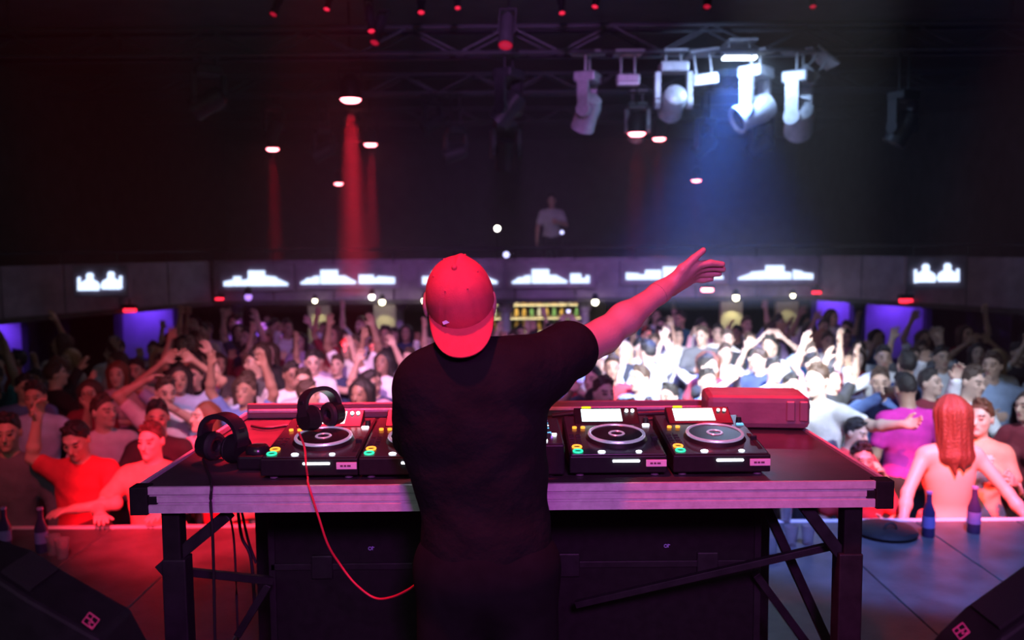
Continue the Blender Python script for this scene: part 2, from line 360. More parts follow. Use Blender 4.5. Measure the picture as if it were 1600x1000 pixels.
def small_lamp(px, py, D, r, kind, lab, flat=False, cone=None):
    D = min(D, 13.78) if 340 < px < 1280 else D
    p = P(px, py, D); t = empty('pendant_spot_lamp', p); tag(t, lab, 'lamp', 'small lamps under the balcony')
    if flat:
        B('lens', lambda bm: bx(bm, (0, 0, 0), (r * 3.2, r * 1.2, r * 1.0)), LAMPN[kind], t, False, r * 0.3)
        boxo('housing', (0, 0, r * 1.0), (r * 3.6, r * 1.6, r * 1.0), BLACKP, t, r * 0.1)
    else:
        B('bulb', lambda bm: ball(bm, (0, 0, 0), r, 12), LAMPN[kind], t, True)
        B('housing', lambda bm: cyl(bm, (0, 0, r * 0.7), (0, 0, r * 2.6), r * 1.2, r * 0.8), BLACKP, t, True)
    B('stem', lambda bm: cyl(bm, (0, 0, r * 1.4), (0, 0, max(r * 3, BZ0 - 0.06 - p.z)), 0.012, n=8), BLACKP, t)
    if 340 < px < 1280: B('bracket', lambda bm: cyl(bm, (0, 0, r * 1.6), (0, 14.06 - D, r * 1.6), .010, n=8), BLACKP, t)
    if cone:
        spot('lamp_beam', p + Vector((0, 0, -r - 0.01)), p + Vector((0, 0.42, -1)), cone[0], cone[1], cone[2], 0.5, 0.02)
        if 'violet' not in lab: light_catcher(p.x, lab)
    return t
WARM = (1.0, 0.9, 0.45)
small_lamp(492, 470, 16.0, 0.035, 'warm', 'warm spot lamp with a pale cone of light left of the red beam', cone=(WARM, 9, 70))
small_lamp(581, 464, 15.0, 0.045, 'white', 'round white lamp under the third screen from the left')
small_lamp(597, 472, 16.0, 0.045, 'warm', 'warm lamp just right of the round white lamp', cone=(WARM, 9, 70))
small_lamp(664, 470, 15.0, 0.05, 'warm', 'round warm lamp touching the cap on its left')
small_lamp(930, 472, 15.0, 0.05, 'warm', 'round warm lamp between the two pale columns')
small_lamp(1150, 465, 15.0, 0.05, 'warm', 'bright warm lamp with a cone of light right of the pointing hand', cone=(WARM, 16, 70))
small_lamp(1239, 462, 16.0, 0.035, 'warm', 'faint warm lamp right of the bright one', cone=(WARM, 6, 60))
small_lamp(888, 486, 17.0, 0.03, 'blue', 'tiny bluish lamp over the bar beside the pale column')
small_lamp(388, 464, 14.6, 0.06, 'violet', 'violet lamp under the second screen from the left', cone=((.35, .12, 1.0), 90, 70))
small_lamp(343, 467, 14.2, 0.04, 'red', 'small red lamp left of the violet lamp', True)
small_lamp(203, 485, 12.4, 0.055, 'red', 'small red lamp above the left violet wall panel', True)
small_lamp(1105, 453, 13.4, 0.055, 'redhot', 'glaring red lamp right below the pointing hand', True)
small_lamp(1276, 457, 13.8, 0.045, 'red', 'small red lamp above the narrow violet panel', True)
small_lamp(1416, 470, 12.4, 0.06, 'red', 'small red lamp above the wide violet panel', True)
# lamps and a guest on the balcony
def rail_lamp(px, py, D, r, kind, lab):
    p = P(px, py, D); t = empty('balcony_spot_lamp', p); tag(t, lab, 'lamp')
    B('bulb', lambda bm: ball(bm, (0, 0, 0), r, 12), LAMPN[kind], t, True)
    B('stand', lambda bm: (cyl(bm, (0, 0, -r * .6), (0, 0, BZ0 + 0.07 - p.z), 0.012, n=8), cyl(bm, (0, 0, BZ0 + 0.07 - p.z), (0, 0, BZ0 + 0.09 - p.z), 0.09, n=16)), BLACKP, t)
rail_lamp(777, 357, 16, 0.05, 'white', 'small white lamp up on the balcony above the cap')
rail_lamp(791, 398, 14.6, 0.05, 'blue', 'bluish lamp on a pole at the balcony rail above the column')
rail_lamp(878, 363, 16.2, 0.035, 'blue', 'tiny lamp beside the pale guest on the balcony')
# ------------------------------------------------------------------ trusses and fixtures
def truss(y, z, x0, x1, lab, s=0.26):
    t = empty('lighting_truss', ((x0 + x1) / 2, y, z)); tag(t, lab, 'truss', 'ceiling trusses')
    L = x1 - x0
    for dy in (-1, 1):
        for dz in (-1, 1):
            B('chord', lambda bm: cyl(bm, (-L / 2, dy * s / 2, dz * s / 2), (L / 2, dy * s / 2, dz * s / 2), 0.024, n=8), TRUSSM, t, True)
    n = int(L / 0.5)
    me = None
    for i in range(n):
        xa = -L / 2 + L * i / n; q = 1 if i % 2 else -1
        for dy in (-1, 1):
            if me is None:
                bm = bmesh.new(); dl = L / n; cyl(bm, (0, 0, -s / 2), (dl, 0, s / 2), 0.012, n=6)
                me = bpy.data.meshes.new('brace'); bm.to_mesh(me); bm.free(); me.materials.append(TRUSSM)
            o = bpy.data.objects.new('brace', me); C.objects.link(o); o.parent = t; o.location = (xa, dy * s / 2, 0); o.scale = (1, 1, q)
    for xx in (-L * 0.42, 0, L * 0.42):
        B('hanger', lambda bm: cyl(bm, (xx, 0, s / 2), (xx, 0, CEIL - z), 0.012, n=6), STEEL, t)
    return t
truss(9.2, 3.83, -6.2, 6.2, 'front ceiling truss carrying the bright blue-lit moving heads')
truss(12.6, 4.02, -6.6, 6.6, 'middle ceiling truss behind the moving heads')
truss(5.4, 4.0, -5.6, 5.6, 'near ceiling truss along the top of the picture')
truss(16.5, 4.15, -7, 7, 'rearmost ceiling truss deep in the dark')
TZ = {9.2: 3.83, 12.6: 4.02, 5.4: 4.0, 16.5: 4.15}
def moving_head(px, py, D, size, tilt, pan, lab, lensm=None, m=FIXT):
    if 'dark' in lab or 'faint' in lab or 'dim' in lab: m = STEEL  # heads out of the light get dark steel: their shade is in the colour
    """yoke spotlight hung under the truss at depth D; tilt of the head about the yoke"""
    p = P(px, py, D); t = empty('moving_head_spotlight', p, pan); k = size
    tag(t, lab, 'stage light', 'moving head lights on the trusses')
    boxo('base', (0, 0, 0), (0.30 * k, 0.24 * k, 0.11 * k), m, t, 0.02 * k)
    top = TZ[D] - 0.13 - p.z
    tp_ = max(top, .12 * k)
    for sx in (-1, 1): B('clamp_rod', lambda bm: cyl(bm, (sx * .08 * k, 0, .05 * k), (sx * .08 * k, 0, tp_), 0.014, n=8), m, t)
    boxo('mount_plate', (0, 0, tp_ + .004), (.24, .34, .024), m, t, .004)
    for sx in (-1, 1):
        B('yoke_arm', lambda bm: (bx(bm, (sx * .17 * k, 0, -.22 * k), (.055 * k, .12 * k, .34 * k)), cyl(bm, (sx * .145 * k, 0, -.36 * k), (sx * .2 * k, 0, -.36 * k), .075 * k, n=16)), m, t, True)
    bm = bmesh.new(); lathe(bm, [(.07 * k, .19 * k), (.115 * k, .16 * k), (.135 * k, .06 * k), (.125 * k, -.04 * k), (.13 * k, -.15 * k), (.135 * k, -.21 * k), (.11 * k, -.21 * k), (.10 * k, -.17 * k)], 24)
    h = obj('lamp_head', bm, m, t, True); h.location = (0, 0, -.36 * k); h.rotation_euler = tilt
    bm = bmesh.new(); lathe(bm, [(.10 * k, -.185 * k), (.07 * k, -.20 * k), (.02 * k, -.205 * k)], 24)
    obj('lens', bm, lensm or GLOSSB, h, True)
    return t
R_ = math.radians
moving_head(918, 122, 9.2, 0.95, (R_(25), R_(-30), 0), 1.2, 'slim blue-lit moving head at the left end of the bright row')
moving_head(1052, 106, 9.2, 0.98, (R_(70), 0, 0), 0.0, 'bright moving head facing the stage, in the centre of the row')
moving_head(1181, 114, 9.2, 1.1, (R_(30), R_(60), 0), 0.8, 'bright white moving head tilted left beneath the light bar')
moving_head(1250, 122, 9.2, 1.15, (R_(20), R_(-65), 0), 0.9, 'blue moving head at the right end, head tilted down sideways')
moving_head(795, 116, 9.2, 0.95, (R_(35), R_(20), 0), 1.0, 'dim bluish moving head high above the cap')
moving_head(790, 196, 12.6, 1.1, (R_(20), 0, 0), 0.2, 'dim blue moving head right below another, above the cap')
moving_head(675, 162, 12.6, 0.8, (R_(10), R_(60), 0), 0.7, 'faint violet moving head left of the dim blue pair')
moving_head(712, 205, 12.6, 0.85, (R_(10), R_(70), 0), 0.3, 'faint violet moving head low and left of the dim blue pair')
moving_head(996, 166, 12.6, 0.9, (R_(65), 0, 0), 0.0, 'violet moving head right above a round red lamp')
moving_head(1102, 190, 12.6, 0.9, (R_(40), R_(35), 0), 0.6, 'faint blue moving head in the haze below the centre one')
moving_head(1190, 190, 12.6, 0.95, (R_(40), R_(45), 0), 0.4, 'faint blue moving head in the haze below the bright white one')
moving_head(428, 168, 12.6, 0.8, (R_(30), R_(20), 0), 0.5, 'dark moving head above a red lamp on the far left truss')
moving_head(505, 205, 12.6, 0.8, (R_(15), R_(60), 0), 0.5, 'dark moving head between two red lamps on the left')
moving_head(325, 110, 9.2, 0.9, (R_(20), R_(60), 0), 0.5, 'dark moving head alone at the far left of the front truss')
moving_head(1412, 150, 9.2, 0.9, (R_(20), R_(20), 0), 0.5, 'dark moving head alone at the far right of the front truss')
# flat wash bars
LBAR = glow('light_bar_glow', (0.72, 0.88, 1.0), 9.0)
def wash_bar(px, py, D, L, lab, lit=False, tilt=0):
    p = P(px, py, D); t = empty('spotlight_bar', p); t.rotation_euler = (0, tilt, 0); tag(t, lab, 'light bar')
    boxo('bar_housing', (0, 0, 0.02), (L, 0.14, 0.09), FIXT, t, 0.015)
    boxo('bar_lens', (0, -0.01, -0.03), (L * 0.94, 0.11, 0.03), LBAR if lit else mat('frosted_lens', (0.7, 0.72, 0.75), 0.4), t, 0.006)
    if D in TZ: boxo('mount_plate', (0, 0, max(.12, TZ[D] - .13 - p.z)), (.3, .36, .024), FIXT, t, .004)
    for sx in (-.3, .3): B('bracket', lambda bm: cyl(bm, (sx * L, 0, .06), (sx * L, 0, max(.12, TZ[D] - .13 - p.z) if D in TZ else .3), 0.012, n=8), FIXT, t)
    return t
wash_bar(981, 127, 9.2, 0.24, 'short unlit wash bar left of the centre moving head')
wash_bar(1101, 126, 9.2, 0.27, 'short unlit wash bar tilted up, right of the centre moving head', tilt=-0.12)
wash_bar(1262, 118, 9.2, 0.2, 'short unlit wash bar tipped steeply above the right-end moving head', tilt=0.7)
wash_bar(1155, 86, 9.2, 0.36, 'glowing blue-white light bar at the top of the blue haze', True)
lp = P(1152, 92, 9.0)
spot('light_bar_beam', lp, lp + Vector((-0.25, 0.6, -4)), (0.05, 0.18, 1.0), 3600, 70, 1.0, 0.15)
area('light_bar_spill', lp + Vector((0, -.25, -.02)), lp + Vector((0, 0, -1)), (0.42, 0.62, 1.0), 45, 0.36, 0.06)
spot('bar_side_spill', P(1085, 60, 7.6), P(1120, 150, 9.3), (0.40, 0.58, 1.0), 90, 60, 0.6, 0.05)
hz = boxo('haze', (0, 14.6, 2.85), (15.6, 13.2, 3.5), None); tag(hz, 'thin stage haze hanging above the crowd under the ceiling', 'haze', kind='stuff')
hm = bpy.data.materials.new('stage_haze'); hm.use_nodes = True; hm.node_tree.nodes.clear()
ho = hm.node_tree.nodes.new('ShaderNodeOutputMaterial'); hs = hm.node_tree.nodes.new('ShaderNodeVolumeScatter')
hs.inputs['Density'].default_value = 0.020; hs.inputs['Anisotropy'].default_value = 0.2
hm.node_tree.links.new(hs.outputs[0], ho.inputs['Volume']); hz.data.materials.append(hm)
# red round downlights
DLG = glow('red_downlight_lens', (1.0, 0.16, 0.20), 22)
def downlight(px, py, D, r, lab, power=60, cone=14):
    p = P(px, py, D); t = empty('red_spot_downlight', p); tag(t, lab, 'stage light', 'red downlights under the ceiling')
    B('lens', lambda bm: lathe(bm, [(r * .1, -0.035), (r * .7, -0.028), (r, 0.0), (r, .02)], 24), DLG, t, True)
    B('can', lambda bm: lathe(bm, [(r * 1.03, 0.005), (r * 1.08, .03), (r * 1.02, .22), (r * .6, .30), (r * .3, .31)], 20), BLACKP, t, True)
    B('yoke', lambda bm: (bar(bm, (-r * 1.12, 0, .12), (-r * 1.12, 0, .40), .012, .03), bar(bm, (r * 1.12, 0, .12), (r * 1.12, 0, .40), .012, .03), bar(bm, (-r * 1.12, 0, .40), (r * 1.12, 0, .40), .03, .012), cyl(bm, (0, 0, .40), (0, 0, CEIL - p.z), .012, n=8)), BLACKP, t)
    spot('red_beam', p + Vector((0, 0, -.05)), p + Vector((0, 0, -4)), (1.0, 0.02, 0.05), power, cone, 0.35, r * 0.8)
downlight(548, 156, 11.0, 0.125, 'largest red downlight, over the broad red beam', 22000, 11)
downlight(579, 226, 15.5, 0.11, 'red downlight right of the broad red beam', 11000, 8)
downlight(426, 233, 15.5, 0.105, 'red downlight at the left over its own thin beam', 7500, 7)
downlight(529, 287, 21.0, 0.10, 'small distant red downlight low beside the broad beam', 600, 8)
downlight(995, 209, 12.4, 0.12, 'red downlight under the violet moving head', 1200, 12)
downlight(1030, 217, 14.2, 0.10, 'red downlight immediately right of the larger one', 800, 12)
downlight(1088, 282, 20.5, 0.11, 'small distant red downlight above the pointing hand', 500, 12)
# dim red pars along the near truss
PARG = glow('dim_red_par_lens', (0.8, 0.01, 0.05), 0.55)
PARB = glow('bright_red_par_lens', (1.0, 0.02, 0.07), 1.2)
def par(px, py, D, r, lab, m=PARG):
    p = P(px, py, D); t = empty('par_spot_can', p); tag(t, lab, 'stage light', 'dim red cans along the near truss')
    t.rotation_euler = (R_(-35), 0, random.uniform(-.4, .4))
    B('can', lambda bm: lathe(bm, [(r * .55, .30), (r * .9, .26), (r, .04), (r * 1.08, -.03), (r * .98, -.03), (r * .9, 0)], 18), BLACK, t, True)
    B('lens', lambda bm: lathe(bm, [(r * .93, -.012), (r * .5, -.024), (r * .1, -.028)], 18), m, t, True)
    B('bracket', lambda bm: (bar(bm, (-r * 1.1, 0, .1), (-r * 1.1, 0, .36), .008, .02), bar(bm, (r * 1.1, 0, .1), (r * 1.1, 0, .36), .008, .02), bar(bm, (-r * 1.1, 0, .36), (r * 1.1, 0, .36), .02, .008)), BLACK, t)
for i, (x, y, D, r, m, lab) in enumerate([
    (428, 20, 8.0, .035, PARG, 'dim red can, leftmost of the row along the top'), (511, 12, 8.0, .03, PARB, 'small bright red can left of the hanging red pair'),
    (580, 46, 7.4, .032, PARB, 'upper can of the close red pair left of centre'), (586, 64, 7.4, .04, PARG, 'lower can of the close red pair left of centre'),
    (658, 17, 8.0, .032, PARB, 'bright red can between the red pair and the centre'), (715, 10, 8.0, .028, PARB, 'bright red dot can at the top just left of centre'),
    (790, 68, 6.4, .055, PARG, 'large round red can high above the cap'), (878, 18, 8.0, .03, PARB, 'red slit can right of the large round one'),
    (930, 8, 8.0, .03, PARB, 'red can at the top edge right of centre'), (1105, 8, 8.0, .035, PARG, 'dim red can at the top edge above the light bar'),
    (1270, 8, 8.0, .03, PARG, 'dim red can at the top edge, rightmost of the row')]):
    par(x, y, D, r, lab, m)
# ------------------------------------------------------------------ the desk
def PZ(px, py, z):
    a = P(px, py, 1.0) - Vector((0, 0, CAMZ)); k = (z - CAMZ) / a.z
    return Vector((a.x * k, a.y * k, z))
TT = 1.06
FL = PZ(213, 762, TT); FR = PZ(1380, 748, TT)
YF = (FL.y + FR.y) / 2; XL, XR = FL.x, FR.x
YB = PZ(410, 652, TT).y
W_, DPT = XR - XL, YB - YF; XC = (XL + XR) / 2
TOPM = mat('desk_top_black', (0.06, 0.05, 0.055), 0.33, noise=0.3, nscale=9, bump=0.04, bscale=120)
desk = empty('performer_desk', (XC, YF, 0)); tag(desk, 'wide stage desk with ribbed metal front edge and black braced legs', 'desk')
RH = 0.074
boxo('desk_top', (0, DPT / 2, TT - 0.03), (W_ - 0.02, DPT - 0.02, 0.055), TOPM, desk)
def rail(L, name, loc, rz):
    """ribbed aluminium extrusion: three proud ribs with two grooves"""
    def f(bm):
        prof = [(0, 0), (0, -RH), (-.012, -RH), (-.012, -.052), (-.004, -.0495), (-.004, -.0465), (-.010, -.044), (-.010, -.029), (-.003, -.027), (-.003, -.0235), (-.012, -.021), (-.012, 0)]
        ends = []
        for x in (-L / 2, L / 2): ends.append([bm.verts.new((x, y, z)) for y, z in prof])
        n = len(prof)
        for i in range(n): bm.faces.new((ends[0][i], ends[0][(i + 1) % n], ends[1][(i + 1) % n], ends[1][i]))
        bm.faces.new(ends[0]); bm.faces.new(ends[1][::-1])
    o = B(name, f, ALU, desk); o.location = loc; o.rotation_euler = (0, 0, rz)
    return o
rail(W_ - 0.05, 'front_rail', (0, 0.0, TT), 0)
rail(W_ - 0.02, 'rear_rail', (0, DPT, TT), pi)
rail(DPT - 0.04, 'side_rail', (-W_ / 2, DPT / 2, TT), -pi / 2)
rail(DPT - 0.04, 'side_rail', (W_ / 2, DPT / 2, TT), pi / 2)
for sx in (-1, 1):
    for yy in (0.006, DPT - 0.006):
        B('corner_block', lambda bm: (bx(bm, (sx * (W_ / 2 - .006), yy, TT - RH / 2 - .001), (.05, .05, RH + .006)), bx(bm, (sx * (W_ / 2 - .03), yy - .0 , TT - RH * .52), (.05, .034, .022))), BLACK, desk, False, .003)
# upstand around the rear
boxo('rear_upstand', (0, DPT - 0.012, TT + 0.028), (W_ - .03, 0.02, 0.056), mat('upstand_black', (0.22, 0.15, 0.15), 0.4), desk, 0.003)
boxo('upstand_lip', (0, DPT - 0.03, TT + 0.030), (W_ - .05, 0.012, 0.012), ALU, desk, 0.002)
boxo('side_lip', (-W_ / 2 + .012, DPT - .27, TT + .012), (0.014, .52, .020), ALU, desk, 0.002)
for sx in (-1, 1):
    for yy in (0.05, DPT - 0.06):
        boxo('leg', (sx * (W_ / 2 - 0.075), yy, (TT - RH) / 2), (0.052, 0.052, TT - RH), BLACK, desk, 0.004)
    B('leg_sleeve', lambda bm: bx(bm, (sx * (W_ / 2 - .08), .05, .42), (.068, .06, .84)), STEEL, desk, False, .004)
DO = Vector((XC, YF, 0))
def brace(p, q, t=0.04, name='brace'):
    B(name, lambda bm: bar(bm, p - DO, q - DO, t, t * .8), STEEL, desk, False, .002)
brace(P(252, 889, YF + .06), P(358, 802, YF + .06), .042)
brace(P(262, 890, YF + .1), P(425, 907, YF + .3), .028)
brace(P(372, 992, YF + .3), P(420, 912, YF + .3), .03)
brace(P(1256, 790, YF + .06), P(1336, 896, YF + .06), .042)
brace(P(900, 944, YF + .32), P(1328, 846, YF + .1), .026)
brace(P(1197, 792, YF + .36), P(1296, 1010, YF + .36), .036)
brace(P(1180, 896, YF + .4), P(1272, 1020, YF + .4), .032)
# road cases under the desk
def road_case(x0, x1, lab, ex, ey):
    a = (x1 - x0); t = empty('road_case', ((x0 + x1) / 2, YF + 0.44, 0)); tag(t, lab, 'case')
    h = 0.93; d = .52
    boxo('case_body', (0, d / 2, h / 2 + .04), (a - .012, d, h - .04), BLACK, t, .006)
    boxo('lid_seam', (0, -.003, .66), (a - .02, .01, .022), STEEL, t, .002)
    for sx in (-1, 1):
        boxo('edge_trim', (sx * (a / 2 - .014), -.002, h / 2 + .04), (.022, .012, h - .05), STEEL, t, .002)
        B('caster', lambda bm: cyl(bm, (sx * (a / 2 - .1), .06, .04), (sx * (a / 2 - .1), .1, .04), .04, n=14), RUBBER, t, True)
        B('caster', lambda bm: cyl(bm, (sx * (a / 2 - .1), d - .1, .04), (sx * (a / 2 - .1), d - .06, .04), .04, n=14), RUBBER, t, True)
        boxo('latch', (sx * a * .28, -.006, .66), (.07, .014, .08), STEEL, t, .004)
    p = P(ex, ey, YF + .43) - Vector(t.location)
    def em(bm):
        tor(bm, p + Vector((-.004, 0, 0)), .005, .0013, 14, 5, rot=Matrix.Rotation(pi / 2, 3, 'X'))
        bx(bm, p + Vector((.004, 0, .001)), (.0025, .002, .012)); bx(bm, p + Vector((.0075, 0, .004)), (.005, .002, .0025))
    B('emblem', em, mat('emblem_pale_blue', (0.45, 0.5, 0.9), 0.4), t)
xa, xb = P(418, 850, YF + .44).x, P(1190, 850, YF + .44).x
road_case(xa, (xa + xb) / 2, 'black road case under the left half of the desk', 580, 857)
road_case((xa + xb) / 2, xb, 'black road case under the right half of the desk', 1042, 853)
# ------------------------------------------------------------------ media players
PW, PD, H0, H1 = 0.278, 0.37, 0.062, 0.104
SL = (H1 - H0) / PD; RS = Matrix.Rotation(math.atan(SL), 3, 'X')
TOPG = mat('player_top_black', (0.045, 0.043, 0.048), 0.24, noise=0.15, nscale=80)
def tp(x, y, dz=0): return Vector((x, y, H0 + SL * y + dz))
def make_player(t, variant):
    def body(bm):
        v = [bm.verts.new(p) for p in [(-PW / 2, 0, .012), (PW / 2, 0, .012), (PW / 2, PD, .012), (-PW / 2, PD, .012), (-PW / 2, 0, H0), (PW / 2, 0, H0), (PW / 2, PD, H1), (-PW / 2, PD, H1)]]
        for f in [(3, 2, 1, 0), (4, 5, 6, 7), (0, 1, 5, 4), (1, 2, 6, 5), (2, 3, 7, 6), (3, 0, 4, 7)]: bm.faces.new([v[i] for i in f])
    B('player_body', body, BLACKP, t, False, .004)
    pl = B('top_plate', lambda bm: bx(bm, tp(0, PD / 2, .001), (PW - .012, PD - .012, .003), RS), TOPG, t, False, .001)
    # deck
    c = tp(.012, .145)
    def ringf(bm): tor(bm, c + RS @ Vector((0, 0, .016)), .081, .0055, 56, 8, 1.0, RS)
    jog = B('jog_wheel', lambda bm: cyl(bm, c, c + RS @ Vector((0, 0, .015)), .094, .084, 48), BLACKP, t, True)
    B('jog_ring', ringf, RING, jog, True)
    B('jog_disc', lambda bm: cyl(bm, c + RS @ Vector((0, 0, .012)), c + RS @ Vector((0, 0, .0175)), .077, n=40), GLOSSB, jog, True)
    B('jog_hub', lambda bm: tor(bm, c + RS @ Vector((0, 0, .018)), .021, .004, 30, 6, .6, RS), RING, jog, True)
    # screen pod
    r2 = Matrix.Rotation(math.atan(SL) + R_(20), 3, 'X'); sc0 = tp(-.012, .315, .014)
    pod = B('screen_pod', lambda bm: bx(bm, sc0 + Vector((.012, 0, -.006)), (.205, .088, .024), r2), BLACKP, t, False, .003)
    B('screen', lambda bm: bx(bm, sc0 + r2 @ Vector((-.004, 0, .007)), (.128, .062, .002), r2), SCREEN, pod)
    for k in (0, 1):
        q = sc0 + r2 @ Vector((.078 + .019 * k, .018, .008)); B('button', lambda bm: cyl(bm, q, q + r2 @ Vector((0, 0, .005)), .0055, n=12), WHITEL if variant != 3 else SCREEN, pod, True)
    q = sc0 + r2 @ Vector((-.05, .039, .008)); B('indicator', lambda bm: bx(bm, q, (.03, .006, .006), r2), YELLOWL, pod, False, .001)
    for k, m in ((0, ORANGEL), (1, ORANGEL)):
        q = tp(-.108 + .026 * k, .235, .004); B('loop_button', lambda bm: cyl(bm, q, q + RS @ Vector((0, 0, .005)), .007, n=12), m, t, True)
    for k, m in ((.030, GREENL), (.066, ORANGEL)):
        q = tp(-.113, k, .005); B('play_button' if m is GREENL else 'cue_button', lambda bm: tor(bm, q, .0125, .003, 24, 6, 1, RS), m, t, True)
        B('button_cap', lambda bm: cyl(bm, tp(-.113, k), tp(-.113, k, .005), .010, n=16), STEEL, t, True)
    for k in range(4):
        for j in range(2):
            q = tp(-.122 + .02 * j, .105 + .022 * k, .002); B('pad', lambda bm: bx(bm, q, (.014, .012, .005), RS), STEEL, t, False, .001)
    B('white_blob', lambda bm: ball(bm, tp(-.045, .025, .004), .008, 10, (1.4, 1, .5)), WHITEL, t, True)  # small emissive white blobs in front of the jog wheel
    B('white_blob', lambda bm: ball(bm, tp(.062, .025, .004), .007, 10, (1.3, 1, .5)), WHITEL, t, True)
    sl = B('tempo_slot', lambda bm: bx(bm, tp(.122, .11, .003), (.012, .13, .002), RS), RUBBER, t)
    B('tempo_knob', lambda bm: bx(bm, tp(.122, .12, .009), (.018, .010, .014), RS), STEEL, sl, False, .002)
    q = tp(.118, .26, .005); B('mode_button', lambda bm: bx(bm, q, (.022, .010, .006), RS), BLUEL if variant % 2 else WHITEL, t, False, .002)
    B('tempo_dial', lambda bm: cyl(bm, tp(.122, .29, .001), tp(.122, .29, .018), .009, .008, 14), STEEL, t, True)
    B('front_glint', lambda bm: bx(bm, (.022, -.003, H0 - .014), (.078, .007, .0075)), WHITEL, t, False, .003)  # emissive strip painting the light reflected off the front face
    pn = B('name_plate', lambda bm: bx(bm, (.108, -.002, H0 - .021), (.058, .004, .020)), PLATE, t, False, .001)
    B('plate_print', lambda bm: [bx(bm, (.108 + dx, -.0045, H0 - .021), (wd, .001, .005)) for dx, wd in ((-.014, .008), (-.004, .007), (.007, .010))], INK, pn)
    for sx in (-1, 1):
        B('foot', lambda bm: cyl(bm, (sx * .108, .03, 0), (sx * .108, .03, .014), .012, n=12), mat('foot_grey', (.16, .13, .17), .7), t, True)
        B('foot', lambda bm: cyl(bm, (sx * .108, PD - .03, 0), (sx * .108, PD - .03, .014), .012, n=12), mat('foot_grey', (0, 0, 0)), t, True)
labs = ['black media player at the left end, headphones lying on its wheel', 'black media player just left of the performer, partly hidden by him',
        'black media player just right of the mixer knobs', 'black media player at the right end of the desk']
PZT = TT - 0.001
for i, (x, y) in enumerate([(481, 755), (636, 753), (967, 750), (1129, 748)]):
    p = PZ(x, y - 3, TT); t = empty('media_player', (p.x, YF + .055, PZT)); tag(t, labs[i], 'media player', 'media players on the desk')
    make_player(t, i)
# mixer
mx = empty('mixer', ((PZ(801, 752, TT)).x, YF + .055, PZT)); tag(mx, 'black mixer with lit knobs in front of the performer', 'mixer')
MW = .298
boxo('mixer_body', (0, .185, .052), (MW, .37, .088), BLACKP, mx, .005)
B('mixer_plate', lambda bm: bx(bm, (0, .185, .0975), (MW - .01, .36, .003)), TOPG, mx)
for i in range(5):
    for j in range(6):
        q = Vector((-.115 + .055 * i, .14 + .036 * j, .098))
        k = B('knob', lambda bm: cyl(bm, q, q + Vector((0, 0, .016)), .0085, .007, 12), STEEL, mx, True)
        if i == 4: B('knob_light', lambda bm: cyl(bm, q + Vector((0, 0, .016)), q + Vector((0, 0, .0175)), .006, n=10), [BLUEL, WHITEL, BLUEL, PURPL, REDL, STEEL][j], k, True)
for i in range(5):
    s = B('fader_slot', lambda bm: bx(bm, (-.115 + .055 * i, .07, .099), (.006, .075, .003)), RUBBER, mx)
    B('fader_knob', lambda bm: bx(bm, (-.115 + .055 * i, .06 + .01 * (i % 3), .107), (.016, .010, .014)), STEEL, s, False, .002)
for i, (xx, yy, m) in enumerate([(.095, .115, WHITEL), (.125, .115, WHITEL), (.095, .035, WHITEL), (.11, .135, BLUEL), (.112, .08, PURPL)]):
    B('channel_light', lambda bm: bx(bm, (xx, yy, .101), (.014, .010, .006)), m, mx, False, .002)
for sx in (-1, 1):
    B('foot', lambda bm: cyl(bm, (sx * .11, .03, 0), (sx * .11, .03, .012), .012, n=12), RUBBER, mx, True)
# ------------------------------------------------------------------ headphones
FOAM = mat('headphone_pad', (0.02, 0.018, 0.02), 0.6, bump=.2, bscale=300)
def headphones(loc, rot, s, lab):
    t = empty('headphones', loc); t.rotation_euler = rot; tag(t, lab, 'headphones')
    pts = [(-.078, 0, .05), (-.082, 0, .085), (-.07, 0, .125), (-.04, 0, .15), (0, 0, .158), (.04, 0, .15), (.07, 0, .125), (.082, 0, .085), (.078, 0, .05)]
    def band(bm):
        P_ = smooth_path(pts, 5); rows = []
        for i, p in enumerate(P_):
            d = (p - Vector((0, 0, .07))).normalized()
            rows.append([bm.verts.new((p + d * a + Vector((0, b, 0))) * s) for a, b in ((-.009, -.024), (.008, -.027), (.008, .027), (-.009, .024))])
        for a, b in zip(rows[:-1], rows[1:]):
            for j in range(4): bm.faces.new((a[j], a[(j + 1) % 4], b[(j + 1) % 4], b[j]))
        bm.faces.new(rows[0]); bm.faces.new(rows[-1][::-1])
    B('headband', band, mat('headband_black', (.03, .025, .03), .35), t, True)
    for sx in (-1, 1):
        cup = B('ear_cup', lambda bm: cyl(bm, Vector((sx * .045, 0, .05)) * s, Vector((sx * .088, 0, .05)) * s, .050 * s, .043 * s, 24), BLACKP, t, True)
        B('ear_pad', lambda bm: tor(bm, Vector((sx * .040, 0, .05)) * s, .033 * s, .016 * s, 24, 8, 1, Matrix.Rotation(pi / 2, 3, 'Y')), FOAM, cup, True)
        B('slider', lambda bm: bx(bm, Vector((sx * .080, 0, .092)) * s, (.012 * s, .026 * s, .06 * s)), STEEL, t, False, .002)
    return t
hp = PZ(348, 722, TT)
headphones(hp + Vector((0, 0.01, -.001)), (0, 0, -.45), .92, 'black headphones standing on the left corner of the desk')
hq = PZ(490, 690, TT + .095)
headphones(Vector((hq.x, YF + .055 + .2, TT + .105)), (R_(-12), 0, .9), .78, 'black headphones resting on the leftmost media player')
# little black controller left of player A
pc = PZ(396, 735, TT); dc = empty('dial_box', (pc.x, pc.y, TT - .001)); tag(dc, 'small black box with a round dial at the left of the players', 'controller')
boxo('box_body', (0, .05, .022), (.10, .10, .044), BLACKP, dc, .008)
B('dial', lambda bm: lathe(bm, [(.036, .043), (.036, .056), (.028, .066), (.01, .068)], 20, (0.0, .05, 0)), GLOSSB, dc, True)
